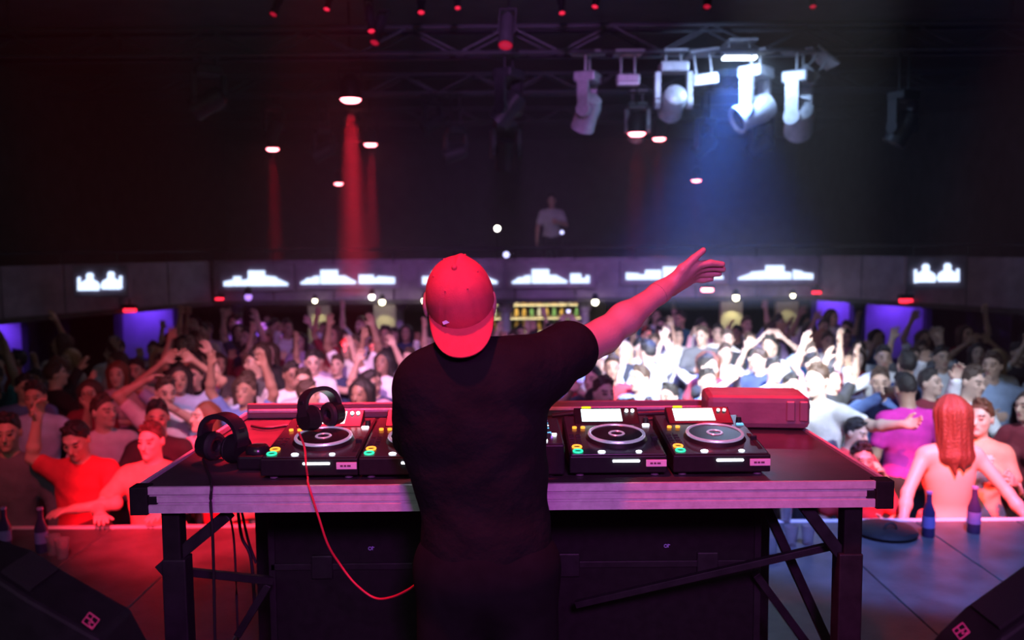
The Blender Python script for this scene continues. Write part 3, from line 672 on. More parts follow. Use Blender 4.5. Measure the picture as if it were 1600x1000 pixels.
# red-lit case at the rear right of the desk
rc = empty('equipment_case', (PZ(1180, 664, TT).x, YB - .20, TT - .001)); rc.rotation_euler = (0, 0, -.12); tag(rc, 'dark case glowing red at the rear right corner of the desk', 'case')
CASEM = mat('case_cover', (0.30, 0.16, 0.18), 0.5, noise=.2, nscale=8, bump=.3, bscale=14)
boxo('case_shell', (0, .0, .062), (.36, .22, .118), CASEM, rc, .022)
for sx in (.11, .155): B('case_corner', lambda bm: bx(bm, (sx, -.112, .07), (.03, .012, .07)), mat('case_corner_metal', (.5, .3, .3), .35, metal=.5), rc, False, .004)
boxo('case_handle', (.185, 0, .075), (.016, .09, .022), BLACKP, rc, .005)
# cloth cable cover and cables along the rear
def cable(name, pts, r, m, lab, n=8, cat='cable'):
    o = B(name, lambda bm: tube(bm, smooth_path(pts, n), r), m, None, True); tag(o, lab, cat); return o
CBL = mat('black_cable', (.02, .02, .02), .5); CRED = mat('red_cable', (.75, .03, .06), .45); CPAL = mat('pale_cable', (.55, .4, .45), .5)
T_ = Vector((0, 0, TT + .008))
cable('signal_cable', [Vector((x, YB - .07 + .015 * math.sin(i * 2.1), TT + .010 + .012 * abs(math.sin(i * 1.3)))) for i, x in enumerate([.15, .3, .45, .6, .74])], .009, CBL, 'thick black cable along the rear of the desk, right side')
cable('signal_cable', [Vector((PZ(880, 650, TT).x + .09 * i, YB - .14 - .03 * (i % 2), TT + .009)) for i in range(6)], .006, CBL, 'thin black cable weaving behind the right-hand players')
cable('signal_cable', [Vector((PZ(420, 650, TT).x + .07 * i, YB - .2 - .04 * (i % 2), TT + .007)) for i in range(6)], .006, CBL, 'thin black cable behind the left-hand players')
e1 = PZ(331, 760, TT)
cable('headphone_cable', [hp + Vector((-.06, 0, .01)), PZ(326, 742, TT) + Vector((0, 0, .006)), Vector((e1.x, YF - .008, TT + .005)), Vector((e1.x, YF - .02, TT - .04)), P(332, 830, YF - .02), P(334, 900, YF), P(336, 1000, YF + .02)], .0042, CBL, 'black headphone cable hanging over the left desk edge')
cable('hanging_cable', [P(357, 800, YF + .5), P(366, 850, YF + .5), P(372, 1000, YF + .5)], .004, CBL, 'thin black cable hanging straight under the left of the desk')
cable('hanging_cable', [P(372, 800, YF + .55), P(378, 840, YF + .55), P(392, 872, YF + .55), P(398, 950, YF + .55)], .006, CBL, 'thick black cable curving down beneath the desk, left side')
cable('hanging_cable', [P(378, 800, YF + .6), P(388, 845, YF + .6), P(400, 880, YF + .6)], .005, CBL, 'short black cable beside the thick one beneath the desk')
e2 = PZ(484, 758, TT)
cable('red_lead', [hq + Vector((-.03, -.05, .04)), P(476, 700, YF + .08), P(478, 726, YF + .045), PZ(481, 750, TT) + Vector((0, .0, .006)), Vector((e2.x, YF - .016, TT + .004)), P(497, 805, YF - .03), P(512, 850, YF - .02), P(530, 880, YF), P(555, 912, YF), P(585, 934, YF), P(612, 933, YF - .03), P(640, 920, YF - .08), P(658, 905, YF - .1), P(662, 898, YF - .1)], .0032, CRED, 'thin red cable looping from the left player over the desk edge')
cable('pale_lead', [P(818, 905, YF - .1), P(828, 921, YF - .1), P(842, 932, YF - .1), P(856, 934, YF - .1), P(864, 924, YF - .1), P(866, 908, YF - .1)], .002, CPAL, 'thin pale cable loop beside the right hip of the performer')
# ------------------------------------------------------------------ stage monitors, bottles, cups
def emblem(t, px, py, D, s, m, flip=1):
    p = P(px, py, D) - Vector(t.location); R0 = Matrix.Rotation(R_(38) * flip, 3, 'Y')
    def f(bm):
        k = .0012
        def ln(a, b): bar(bm, p + R0 @ Vector((a[0] * s, 0, a[1] * s)), p + R0 @ Vector((b[0] * s, 0, b[1] * s)), k * 1.3)
        for a, b in [((-1, -1), (1, -1)), ((1, -1), (1, 1)), ((1, 1), (-1, 1)), ((-1, 1), (-1, -1)), ((-1, .1), (.2, .1)), ((-.1, 1), (-.1, .1)), ((.2, .1), (.4, -.2)), ((-.1, -.2), (-.1, -.6))]: ln(a, b)
        tor(bm, p + R0 @ Vector((.5 * s, 0, -.4 * s)), .42 * s, k * .7, 16, 4, 1, Matrix.Rotation(pi / 2, 3, 'X'))
    B('outline_emblem', f, m, t)
EMR = mat('emblem_red_print', (0.9, 0.12, 0.25), .4)
def side_fill(prof, D, lab, ex, ey, flip):
    """tall wedge cabinet: profile in the picture plane at depth D, half a metre deep"""
    pts = [P(x, y, D) for x, y in prof]; c = sum(pts, Vector()) / len(pts); t = empty('side_fill_speaker', (c.x, D, 0)); tag(t, lab, 'speaker', 'side fill speakers at the stage corners')
    base = [Vector((pts[0].x, D, 0))] + pts + [Vector((pts[-1].x, D, 0))]; L = Vector(t.location)
    def f(bm):
        e = [[bm.verts.new(p - L + Vector((0, y, 0))) for p in base] for y in (-.14, 0)]; n = len(base)
        for i in range(n): bm.faces.new((e[0][i], e[0][(i + 1) % n], e[1][(i + 1) % n], e[1][i]))
        bm.faces.new(e[0]); bm.faces.new(e[1][::-1])
    B('cabinet', f, BLACK, t, False, .008)
    a_, b_ = pts[1] - L, pts[2] - L; d = (b_ - a_); up = Vector((-d.z, 0, d.x)).normalized(); up = up if up.z > 0 else -up
    B('grille', lambda bm: bar(bm, a_ + d * .06 + Vector((0, -.07, 0)) + up * .002, b_ - d * .06 + Vector((0, -.07, 0)) + up * .002, .10, .012), mat('grille_black', (.01, .01, .01), .8, bump=.6, bscale=400), t)
    boxo('side_handle', (0, -.144, .45), (.15, .014, .06), STEEL, t, .006)
    emblem(t, ex, ey, D - .144, .0115, EMR, flip)
side_fill([(-130, 800), (52, 858), (100, 890), (205, 950), (240, 1015)], 1.72, 'black slanted speaker cabinet with red outlined square emblem, bottom left', 142, 970, 1)
side_fill([(1730, 800), (1604, 878), (1506, 948), (1468, 985), (1440, 1020)], 1.72, 'black slanted speaker cabinet with red outlined emblem, bottom right', 1502, 986, -1)
def bottle(px, py, m, lab, h=.23):
    p = PZ(px, py, 0); t = empty('beer_bottle', (p.x, p.y, 0)); k = h / .23; tag(t, lab, 'bottle', 'bottles on the stage edge')
    B('glass', lambda bm: lathe(bm, [(.030, 0), (.032, .01), (.032, .13), (.014, .18), (.013, .228), (.015, .23)], 16), m, t, True).scale = (k, k, k)
    B('paper_label', lambda bm: lathe(bm, [(.0327, .05), (.0327, .11)], 16), mat('bottle_label', (.25, .18, .5), .5), t, True).scale = (k, k, k)
    B('cap', lambda bm: lathe(bm, [(.0155, .226), (.0155, .238)], 12), mat('bottle_cap', (.5, .4, .9), .3, metal=.5), t).scale = (k, k, k)
DKG = mat('dark_bottle_glass', (.05, .03, .10), .12)
bottle(1450, 838, DKG, 'dark bottle on the stage edge left of the bare-backed woman', .26)
bottle(1521, 832, DKG, 'dark bottle on the stage edge beside the right arm of the woman', .27)
bottle(9, 858, DKG, 'violet-glinting bottle at the far left of the stage edge', .24)
bottle(66, 862, DKG, 'violet-glinting bottle before the man in grey hoodie', .25)
CUPM = mat('clear_plastic', (.95, .9, .92), .08, trans=.85)
def cup(px, py, lab, h=.11, tip=0):
    p = PZ(px, py, 0); t = B('plastic_cup', lambda bm: lathe(bm, [(.028, 0), (.040, h), (.0375, h), (.026, .004)], 18), CUPM, None, True)
    t.location = (p.x, p.y, .001); tag(t, lab, 'cup', 'plastic cups on the stage floor')
cup(84, 866, 'clear plastic cup by the red-lit stage edge, left of its neighbour'); cup(98, 872, 'clear plastic cup by the red-lit stage edge, right of its neighbour')
cup(1236, 852, 'clear cup seen beneath the desk, nearest the diagonal brace'); cup(1262, 850, 'clear cup seen beneath the desk, right of the other cups'); cup(1204, 868, 'clear cup seen beneath the desk beside the road case'); cup(1228, 815, 'clear cup farthest back beneath the right of the desk')
bg = PZ(1384, 834, 0); fd = empty('cymbal_bag', (bg.x, bg.y, 0)); tag(fd, 'flat round black bag lying on the stage edge right of the desk', 'bag')
B('bag_shell', lambda bm: lathe(bm, [(.17, 0), (.18, .02), (.16, .04), (.05, .05)], 28), BLACK, fd, True)
B('bag_handle', lambda bm: tor(bm, (.0, -.06, .05), .035, .007, 20, 6, 1, Matrix.Rotation(pi / 2, 3, 'X')), RUBBER, fd, True)
# ------------------------------------------------------------------ organic surfaces: distance fields meshed by surface nets
def V3(*a): return np.array(a, dtype=np.float32)
class Field:
    def __init__(s): s.p = []
    def cap(s, a, b, ra, rb=None, k=.02): s.p.append(('c', np.array(a, np.float32), np.array(b, np.float32), ra, ra if rb is None else rb, k)); return s
    def ell(s, c, r, k=.03, rot=None): s.p.append(('e', np.array(c, np.float32), np.array(r, np.float32), rot, 0, k)); return s
    def sub(s, c, r, k=.01): s.p.append(('s', np.array(c, np.float32), np.array(r, np.float32), None, 0, k)); return s
    def add(s, o): s.p += o.p; return s
    def bounds(s):
        lo = []; hi = []
        for q in s.p:
            if q[0] == 'c':
                r = max(q[3], q[4]); lo += [q[1] - r, q[2] - r]; hi += [q[1] + r, q[2] + r]
            elif q[0] == 'e': r = q[2].max() if q[3] is not None else q[2]; lo.append(q[1] - r); hi.append(q[1] + r)
        return np.min(lo, 0), np.max(hi, 0)
    def mesh(s, h, off=0.0, clips=(), name='body'):
        lo, hi = s.bounds(); lo = lo - off - 3 * h; hi = hi + off + 3 * h
        n = np.ceil((hi - lo) / h).astype(int) + 1
        F = np.ones(n, np.float32)
        ax = [lo[i] + h * np.arange(n[i], dtype=np.float32) for i in range(3)]
        for q in s.p:
            k = q[5]; pad = off + k + 3 * h
            if q[0] == 'c': r = max(q[3], q[4]); l = np.minimum(q[1], q[2]) - r - pad; g = np.maximum(q[1], q[2]) + r + pad
            else: rr = q[2].max() if q[3] is not None else q[2]; l = q[1] - rr - pad; g = q[1] + rr + pad
            i0 = np.clip(((l - lo) / h).astype(int), 0, n); i1 = np.clip(((g - lo) / h).astype(int) + 2, 0, n)
            if (i1 <= i0).any(): continue
            sl = tuple(slice(a, b) for a, b in zip(i0, i1))
            X = ax[0][sl[0]][:, None, None]; Y = ax[1][sl[1]][None, :, None]; Z = ax[2][sl[2]][None, None, :]
            if q[0] == 'c':
                ba = q[2] - q[1]; L2 = float(ba @ ba) + 1e-12
                px, py, pz = X - q[1][0], Y - q[1][1], Z - q[1][2]
                t = np.clip((px * ba[0] + py * ba[1] + pz * ba[2]) / L2, 0, 1)
                d = np.sqrt((px - t * ba[0]) ** 2 + (py - t * ba[1]) ** 2 + (pz - t * ba[2]) ** 2) - (q[3] + (q[4] - q[3]) * t)
            else:
                px, py, pz = X - q[1][0], Y - q[1][1], Z - q[1][2]
                if q[3] is not None:
                    m = np.array(q[3].transposed(), np.float32)
                    px, py, pz = (m[0, 0] * px + m[0, 1] * py + m[0, 2] * pz, m[1, 0] * px + m[1, 1] * py + m[1, 2] * pz, m[2, 0] * px + m[2, 1] * py + m[2, 2] * pz)
                r = q[2]
                k0 = np.sqrt((px / r[0]) ** 2 + (py / r[1]) ** 2 + (pz / r[2]) ** 2) + 1e-6
                k1 = np.sqrt((px / r[0] ** 2) ** 2 + (py / r[1] ** 2) ** 2 + (pz / r[2] ** 2) ** 2) + 1e-6
                d = k0 * (k0 - 1) / k1
            f = F[sl]
            if q[0] == 's':
                hh = np.maximum(k - np.abs(f + d), 0) / k; F[sl] = np.maximum(f, -d) + hh * hh * k * .25
            else:
                d = d - off
                hh = np.maximum(k - np.abs(f - d), 0) / k; F[sl] = np.minimum(f, d) - hh * hh * k * .25
        for c, nn in clips:        # keep the side the normal points away from
            c = np.array(c, np.float32); nn = np.array(nn, np.float32); nn = nn / np.linalg.norm(nn)
            d = (ax[0] - c[0])[:, None, None] * nn[0] + (ax[1] - c[1])[None, :, None] * nn[1] + (ax[2] - c[2])[None, None, :] * nn[2]
            F = np.maximum(F, d)
        return nets(F, lo, h)
def nets(F, lo, h):
    sg = F < 0; n = np.array(F.shape)
    cs = np.zeros(n - 1, np.int8)
    for i in (0, 1):
        for j in (0, 1):
            for k in (0, 1): cs += sg[i:n[0] - 1 + i, j:n[1] - 1 + j, k:n[2] - 1 + k]
    act = np.argwhere((cs > 0) & (cs < 8))
    idx = np.full(n - 1, -1, np.int32); idx[tuple(act.T)] = np.arange(len(act))
    acc = np.zeros((len(act), 3), np.float32); cnt = np.zeros(len(act), np.float32)
    cor = [(i, j, k) for i in (0, 1) for j in (0, 1) for k in (0, 1)]
    val = {c: F[act[:, 0] + c[0], act[:, 1] + c[1], act[:, 2] + c[2]] for c in cor}
    for c in cor:
        for a in range(3):
            if c[a]: continue
            e = list(c); e[a] = 1; e = tuple(e)
            v0, v1 = val[c], val[e]; m = (v0 < 0) != (v1 < 0)
            t = np.where(m, v0 / np.where(m, v0 - v1, 1), 0)
            p = np.zeros((len(act), 3), np.float32) + np.array(c, np.float32); p[:, a] += t
            acc += p * m[:, None]; cnt += m
    vts = lo + h * (act + acc / cnt[:, None])
    fs = []
    for a in range(3):
        b, c = (a + 1) % 3, (a + 2) % 3
        s0 = [slice(0, n[i]) for i in range(3)]; s1 = list(s0); s0[a] = slice(0, n[a] - 1); s1[a] = slice(1, n[a])
        A0, A1 = sg[tuple(s0)], sg[tuple(s1)]
        q = np.argwhere(A0 != A1)
        q = q[(q[:, b] > 0) & (q[:, c] > 0) & (q[:, b] < n[b] - 1) & (q[:, c] < n[c] - 1)]
        if not len(q): continue
        flip = A0[tuple(q.T)]
        def at(db, dc):
            r = q.copy(); r[:, b] += db; r[:, c] += dc; return idx[tuple(r.T)]
        f = np.stack([at(-1, -1), at(0, -1), at(0, 0), at(-1, 0)], 1)
        f[~flip] = f[~flip][:, ::-1]
        fs.append(f)
    return vts.astype(np.float32), np.concatenate(fs)
def to_mesh(name, vf):
    v, f = vf; me = bpy.data.meshes.new(name)
    me.vertices.add(len(v)); me.vertices.foreach_set('co', v.astype(np.float32).ravel())
    me.loops.add(len(f) * 4); me.loops.foreach_set('vertex_index', f.astype(np.int32).ravel())
    me.polygons.add(len(f)); me.polygons.foreach_set('loop_start', np.arange(0, len(f) * 4, 4, dtype=np.int32)); me.polygons.foreach_set('loop_total', np.full(len(f), 4, np.int32))
    me.update(calc_edges=True); me.validate(); me.shade_smooth()
    return me
def relax(vf, it=1, lam=.5):
    v, f = vf
    for _ in range(it):
        acc = np.zeros_like(v); c = np.zeros(len(v), np.float32)
        for i in range(4):
            a, b = f[:, i], f[:, (i + 1) % 4]
            np.add.at(acc, a, v[b]); np.add.at(c, a, 1); np.add.at(acc, b, v[a]); np.add.at(c, b, 1)
        v = v * (1 - lam) + lam * acc / np.maximum(c, 1)[:, None]
    return v, f
def wrinkle(vf, amp, fr, seed=0):
    v, f = vf; s = seed * 1.7
    d = np.sin(v[:, 0] * fr + 2 * np.sin(v[:, 2] * fr * .7 + s)) * np.sin(v[:, 2] * fr * .9 + 1.5 * np.sin(v[:, 0] * fr * .6 + s)) * np.cos(v[:, 1] * fr * .8 + s)
    c = v.mean(0); n = v - np.array([c[0], c[1], 0]) * [1, 1, 0] - [0, 0, 0]; n[:, 2] = 0
    n /= np.linalg.norm(n, axis=1)[:, None] + 1e-6
    return (v + n * (amp * d)[:, None]).astype(np.float32), f
def strands(vf):
    """combed locks: ridges that run down the hair"""
    v, f = vf; a = np.arctan2(v[:, 0], v[:, 1] + .03)
    d = .0035 * np.sin(a * 13 + 1.2 * np.sin(v[:, 2] * 14)) + .0018 * np.sin(a * 31 + 2 * np.sin(v[:, 2] * 9))
    n = np.stack([np.sin(a), np.cos(a), 0 * a], 1)
    return (v + n * d[:, None]).astype(np.float32), f
# ------------------------------------------------------------------ people
SKINS = [mat('skin_fair', (.62, .42, .33), .5), mat('skin_light', (.55, .36, .27), .5), mat('skin_tan', (.44, .27, .19), .5), mat('skin_brown', (.28, .16, .11), .5)]
EYE = mat('eye_dark', (.04, .03, .03), .3); LIP = mat('lip', (.42, .16, .15), .5)
HAIRS = {'dark auburn': mat('hair_dark_auburn', (.10, .032, .018), .5, bump=.5, bscale=90), 'black': mat('hair_black', (.016, .013, .012), .55, bump=.5, bscale=90), 'brown': mat('hair_brown', (.05, .028, .018), .55, bump=.5, bscale=90), 'auburn': mat('hair_auburn', (.16, .05, .025), .5, bump=.5, bscale=90), 'blond': mat('hair_blond', (.42, .26, .13), .5, bump=.5, bscale=90)}
def cloth(n, c): return mat('cloth_' + n, c, .85, noise=.12, nscale=14, bump=.25, bscale=26)
TOPS = {'white': cloth('white', (.78, .78, .80)), 'pale grey': cloth('pale_grey', (.52, .52, .56)), 'black': cloth('black', (.018, .018, .02)), 'navy': cloth('navy', (.03, .045, .11)), 'denim blue': cloth('denim', (.10, .17, .40)), 'light blue': cloth('light_blue', (.36, .48, .70)), 'red': cloth('red', (.55, .03, .04)), 'lavender': cloth('lavender', (.48, .40, .62)), 'maroon': cloth('maroon', (.20, .02, .035)), 'dark grey': cloth('dark_grey', (.10, .10, .11)), 'pink': cloth('pink', (.70, .36, .46)), 'teal': cloth('teal', (.03, .20, .24))}
JEANS = [cloth('jeans', (.06, .08, .16)), cloth('trouser_black', (.02, .02, .022)), cloth('trouser_grey', (.10, .10, .11))]
def nrm(v): return v / (np.linalg.norm(v) + 1e-9)
def hand(F, W, d, n, side, spread=.10, curl=.25, r=.0095, k=.008, s=1.0):
    """five-fingered hand at wrist W along d, palm facing n; side -1/+1 puts the thumb"""
    W = np.array(W, np.float32); d = nrm(np.array(d, np.float32)); n = np.array(n, np.float32); n = nrm(n - d * (n @ d)); t = np.cross(d, n) * side
    F.cap(W - d * .02, W + d * .03 * s, .024 * s, .024 * s, .02)
    for i, (o, L, ln) in enumerate([(-.030, .088, .070), (-.010, .094, .080), (.011, .090, .074), (.030, .080, .057)]):
        K = W + d * L * s + t * o * s
        F.cap(W + d * .02 * s + t * o * .7 * s, K, .0155 * s, .0125 * s, .012)
        a = spread * (i - 1.4); dd = nrm(d + t * a); c1, c2 = curl * (1 + .15 * i), curl * 2.2
        M1 = K + (dd * math.cos(c1) + n * math.sin(c1)) * ln * .52 * s
        T1 = M1 + (dd * math.cos(c2) + n * math.sin(c2)) * ln * .48 * s
        F.cap(K, M1, r * 1.08 * s, r * s, k); F.cap(M1, T1, r * s, r * .85 * s, k * .6)
    B0 = W + d * .022 * s - t * .022 * s + n * .008 * s; M0 = B0 + (d * .032 - t * .032 + n * .012) * s; T0 = M0 + (d * .034 - t * .012 + n * .004) * s
    F.cap(B0, M0, .0155 * s, .0115 * s, .012); F.cap(M0, T0, .011 * s, .0095 * s, k)
POSE = {'down': ((.265, .02, 1.13), (.285, -.07, .90)), 'up': ((.30, -.05, 1.64), (.25, -.10, 1.88)), 'upv': ((.37, -.03, 1.57), (.46, -.08, 1.80)),
        'fwd': ((.27, -.19, 1.40), (.23, -.30, 1.63)), 'arc': ((.36, -.02, 1.60), (.12, -.05, 1.80)), 'clap': ((.27, -.16, 1.38), (.055, -.30, 1.56)),
        'front': ((.27, -.06, 1.17), (.10, -.28, 1.22)), 'wave': ((.37, -.03, 1.31), (.43, -.12, 1.55)), 'out': ((.43, -.08, 1.36), (.67, -.18, 1.42)),
        'edge': ((.30, -.19, 1.24), (.20, -.43, 1.27)), 'edgein': ((.29, -.20, 1.23), (.11, -.36, 1.25)), 'sit': ((.29, .12, 1.20), (.36, .24, 1.06)), 'hold': ((.25, -.10, 1.16), (.22, -.32, 1.28)),
        'high': ((.25, -.04, 1.65), (.16, -.10, 1.90)), 'head': ((.36, .0, 1.62), (.17, .03, 1.72)), 'clasp': ((.22, -.16, 1.20), (.03, -.30, 1.36))}
HC = np.array((0, .0, 1.50), np.float32)
def rot_pts(p, R): return (np.array(R, np.float32) @ (np.array(p, np.float32) - HC)) + HC
def person_fields(left, right, female=False, build=1.0, head=(0, 0), hair='short', sleeves='short', cut=None):
    """distance fields of one person facing -Y; left/right name the arm poses; head = (pitch, yaw) in degrees"""
    R = (Matrix.Rotation(R_(head[1]), 3, 'Z') @ Matrix.Rotation(R_(head[0]), 3, 'X'))
    h = lambda *p: rot_pts(p, R)
    b = build; sw = .155 * b if female else .172 * b
    body = Field(); torso = Field(); hd = Field()
    # head
    hd.ell(h(0, .012, 1.655), (.074, .093, .098), .02, R).ell(h(0, -.028, 1.587), (.056, .066, .072), .03, R)
    hd.cap(h(-.034, -.078, 1.668), h(.034, -.078, 1.668), .013, None, .02)
    hd.ell(h(-.036, -.066, 1.618), (.02, .018, .02), .02, R).ell(h(.036, -.066, 1.618), (.02, .018, .02), .02, R)
    for sx in (-1, 1):
        hd.sub(h(sx * .031, -.104, 1.645), (.017, .016, .011), .012); hd.ell(h(sx * .031, -.080, 1.645), (.0135, .0125, .011), .004, R)
        hd.ell(h(sx * .077, .012, 1.632), (.010, .020, .032), .006, R)
    hd.cap(h(0, -.088, 1.650), h(0, -.108, 1.612), .008, .0135, .012)
    hd.cap(h(-.018, -.088, 1.577), h(.018, -.088, 1.577), .0085, None, .008); hd.sub(h(0, -.104, 1.5765), (.026, .01, .0025), .006); hd.ell(h(0, -.078, 1.542), (.024, .018, .016), .02, R)
    nr = .045 if female else .056
    neck = Field().cap((0, .02, 1.40), h(0, .012, 1.57), nr * 1.1, nr, .03)
    # torso
    torso.ell((0, .005, 1.28), (.150 * b if female else .165 * b, .108 * b, .19), .06).ell((0, 0, 1.09), (.122 * b if female else .145 * b, .098 * b, .17), .07)
    torso.ell((0, .012, .95), (.168 * b, .118 * b, .13), .07).cap((-sw * .86, .01, 1.395), (sw * .86, .01, 1.395), .054 * b, None, .05)
    for sx in (-1, 1): torso.cap((sx * .02, .025, 1.455), (sx * sw * .8, .015, 1.415), .036, .036, .05)
    if female:
        for sx in (-1, 1): torso.ell((sx * .07, -.09, 1.26), (.062, .055, .06), .03)
    arms = Field(); sleeve = Field(); hands = Field()
    tk = .84 if female else 1.0
    for sx, nm in ((1, left), (-1, right)):
        E, W_a = POSE[nm] if isinstance(nm, str) else nm
        Sh = np.array((sx * sw * 1.02, .01, 1.392), np.float32); E = np.array((sx * E[0], E[1], E[2]), np.float32); Wp = np.array((sx * W_a[0], W_a[1], W_a[2]), np.float32)
        f = nrm(Wp - E)
        arms.cap(Sh, E, .052 * tk * b, .040 * tk, .03).cap(E, E + f * .08, .040 * tk, .042 * tk, .02).cap(E + f * .08, Wp, .042 * tk, .027 * tk, .02)
        up = nm in ('up', 'upv', 'high', 'wave', 'fwd', 'arc')
        n = np.array((0, -1, .1)) if up else np.array((-sx, 0, 0)) if nm in ('clap', 'down', 'out', 'clasp') else np.array((0, 0, -1.)) if isinstance(nm, tuple) or nm in ('edge', 'edgein', 'sit') else np.array((-sx, 0, 0))
        th = np.cross(f, n); sd = 1 if (th[0] * sx > 0) else -1
        if not up and nm != 'down': sd = sx if nm in ('edge', 'edgein', 'sit') else -1 if np.cross(f, n)[2] > 0 else 1
        hands_c = .18 if nm in ('up', 'upv', 'fwd', 'wave') else .30
        hand(hands, Wp, f, n, sd, .16 if up else .07, hands_c, .0098)
        q = .62 if sleeves == 'short' else 1.0
        sleeve.cap(Sh, Sh + (E - Sh) * q, .056 * tk * b, .050 * tk if q < 1 else .046 * tk, .04)
        if sleeves == 'long': sleeve.cap(E, Wp - f * .015, .047 * tk, .034 * tk, .03)
    legs = Field()
    for sx in (-1, 1):
        legs.cap((sx * .092, .012, .90), (sx * .10, -.008, .50), .088 * b, .060, .05).cap((sx * .10, -.008, .50), (sx * .104, .02, .10), .060, .038, .03)
        legs.cap((sx * .104, .03, .055), (sx * .118, -.13, .038), .042, .034, .03)
    body.add(torso).add(neck).add(hd).add(arms).add(hands).add(legs)
    top = Field().add(torso).add(sleeve)
    bottom = Field().ell((0, .012, .95), (.168 * b, .118 * b, .13), .07); bottom.p += [q for i, q in enumerate(legs.p) if i % 3 != 2]
    hr = Field()
    if hair == 'long':
        hr.ell(h(0, .024, 1.668), (.086, .098, .104), .03, R)
        for x, y in ((-.07, .02), (-.05, .07), (0, .09), (.05, .07), (.07, .02)): hr.cap(h(x, y, 1.66), h(x * 1.12, y + .012, 1.40), .036, .030, .06); hr.cap(h(x * 1.12, y + .012, 1.40), h(x * .9, y + .03, 1.335 - .03 * math.sin(40 * x)), .030, .010, .03)
    else:
        hr.ell(h(0, .020, 1.668), (.0795, .096, .098), .03, R)
        rr = random.Random(int(sw * 1e4) + len(hair) + int(head[0] * 7 + head[1]))
        for _ in range(26):
            a = rr.uniform(-2.6, 2.6); q = rr.uniform(.15, 1.0); x0, y0, z0 = .066 * q * math.sin(a), .015 - .078 * q * math.cos(a), 1.668 + .092 * math.sqrt(max(0, 1 - (q * .93) ** 2))
            hr.cap(h(x0, y0, z0), h(x0 * 1.12, y0 - .022 + rr.uniform(-.012, .012), z0 + rr.uniform(.008, .026)), .016, .008, .012)
    return dict(body=body, top=top, bottom=bottom, hair=hr, R=R)
def face_slots(me, R, head_only=True):
    n = len(me.polygons); c = np.empty(n * 3, np.float32); me.polygons.foreach_get('center', c); c = c.reshape(-1, 3)
    q = (c - HC) @ np.array(R, np.float32) + HC          # into the upright head
    m = np.zeros(n, np.int32)
    for sx in (-1, 1):
        e = ((q[:, 0] - sx * .031) / .0135) ** 2 + ((q[:, 2] - 1.645) / .0075) ** 2
        m[(e < 1) & (q[:, 1] < -.055)] = 1
        e = ((q[:, 0] - sx * .033) / .02) ** 2 + ((q[:, 2] - 1.670) / .006) ** 2
        m[(e < 1) & (q[:, 1] < -.055)] = 1
    e = (q[:, 0] / .023) ** 2 + ((q[:, 2] - 1.577) / .009) ** 2
    m[(e < 1) & (q[:, 1] < -.07)] = 2
    me.polygons.foreach_set('material_index', m)
def lean_v(v, deg, z0=.95, twist=0):
    """bend the upper body forward about the hips"""
    v = v.copy(); a = R_(deg) * np.clip((v[:, 2] - z0 + .1) / .25, 0, 1)
    y, z = v[:, 1].copy(), v[:, 2] - z0
    v[:, 1] = y * np.cos(a) - z * np.sin(a); v[:, 2] = z0 + y * np.sin(a) + z * np.cos(a)
    return v
PROTO = {}
def build_person(key, h=.0135, lean=0, hairstyle='short', sleeves='short', female=False, top_clip=None, bottoms=True, topless=False, skirt=False, sit=False, **kw):
    if key in PROTO: return PROTO[key]
    f = person_fields(female=female, hair=hairstyle, sleeves=sleeves, **kw); R = f['R']; out = {}
    fix = lambda vf: (lean_v(vf[0], lean), vf[1]) if lean else vf
    raw = f['body'].mesh(h); me0 = to_mesh('body', raw)
    for m in (SKINS[0], EYE, LIP): me0.materials.append(m)
    face_slots(me0, R)
    if lean:
        v = lean_v(raw[0], lean)
        if len(v) == len(me0.vertices): me0.vertices.foreach_set('co', v.ravel()); me0.update()
    out['body'] = me0
    if not topless:
        cl = [((0, 0, .90), (0, 0, -1)), ((0, -.02, 1.452), (0, -.35, 1))]
        cl = [((0, 0, .90), (0, 0, -1))]
        ft = f['top']
        vf = ft.mesh(max(h, .011), .012, cl)
        out['top'] = to_mesh('top', fix(wrinkle(vf, .006, 26, len(PROTO)))); out['top'].materials.append(None)
    else:
        band = Field().ell((0, 0, 1.03), (.14, .105, .10), .05).ell((0, .012, .95), (.172, .122, .13), .07)
        hal = Field().ell((0, .005, 1.28), (.150, .108, .19), .06).ell((-.07, -.09, 1.26), (.062, .055, .06), .03).ell((.07, -.09, 1.26), (.062, .055, .06), .03)
        out['halter'] = to_mesh('halter', hal.mesh(h, .010, [((0, -.01, 0), (0, 1, 0)), ((0, 0, 1.17), (0, 0, -1)), ((0, 0, 1.35), (0, 0, 1))])); out['halter'].materials.append(None)
        out['top'] = to_mesh('top', fix(band.mesh(h, .012, [((0, 0, .90), (0, 0, -1)), ((0, 0, 1.04), (0, 0, 1))]))); out['top'].materials.append(None)
    out['bottom'] = to_mesh('trousers', f['bottom'].mesh(max(h, .018), .014, [((0, 0, .085), (0, 0, -1)), ((0, 0, .98), (0, 0, 1))])); out['bottom'].materials.append(None)
    hc = [(tuple(rot_pts((0, -.050, 1.704), R)), tuple(np.array(R, np.float32) @ np.array((0, -.80, -.60), np.float32)))] if hairstyle != 'long' else [(tuple(rot_pts((0, -.050, 1.690), R)), tuple(np.array(R, np.float32) @ np.array((0, -.95, -.30), np.float32)))]
    if hairstyle == 'short': hc.append((tuple(rot_pts((0, .05, 1.585), R)), tuple(np.array(R, np.float32) @ np.array((0, .15, -1), np.float32))))
    vf = f['hair'].mesh(max(.008, h * .8), .0, hc)
    vf = wrinkle(vf, .005, 70, 3) if hairstyle != 'long' else strands(vf)
    out['hair'] = to_mesh('hair', fix(vf)); out['hair'].materials.append(None)
    PROTO[key] = out
    return out
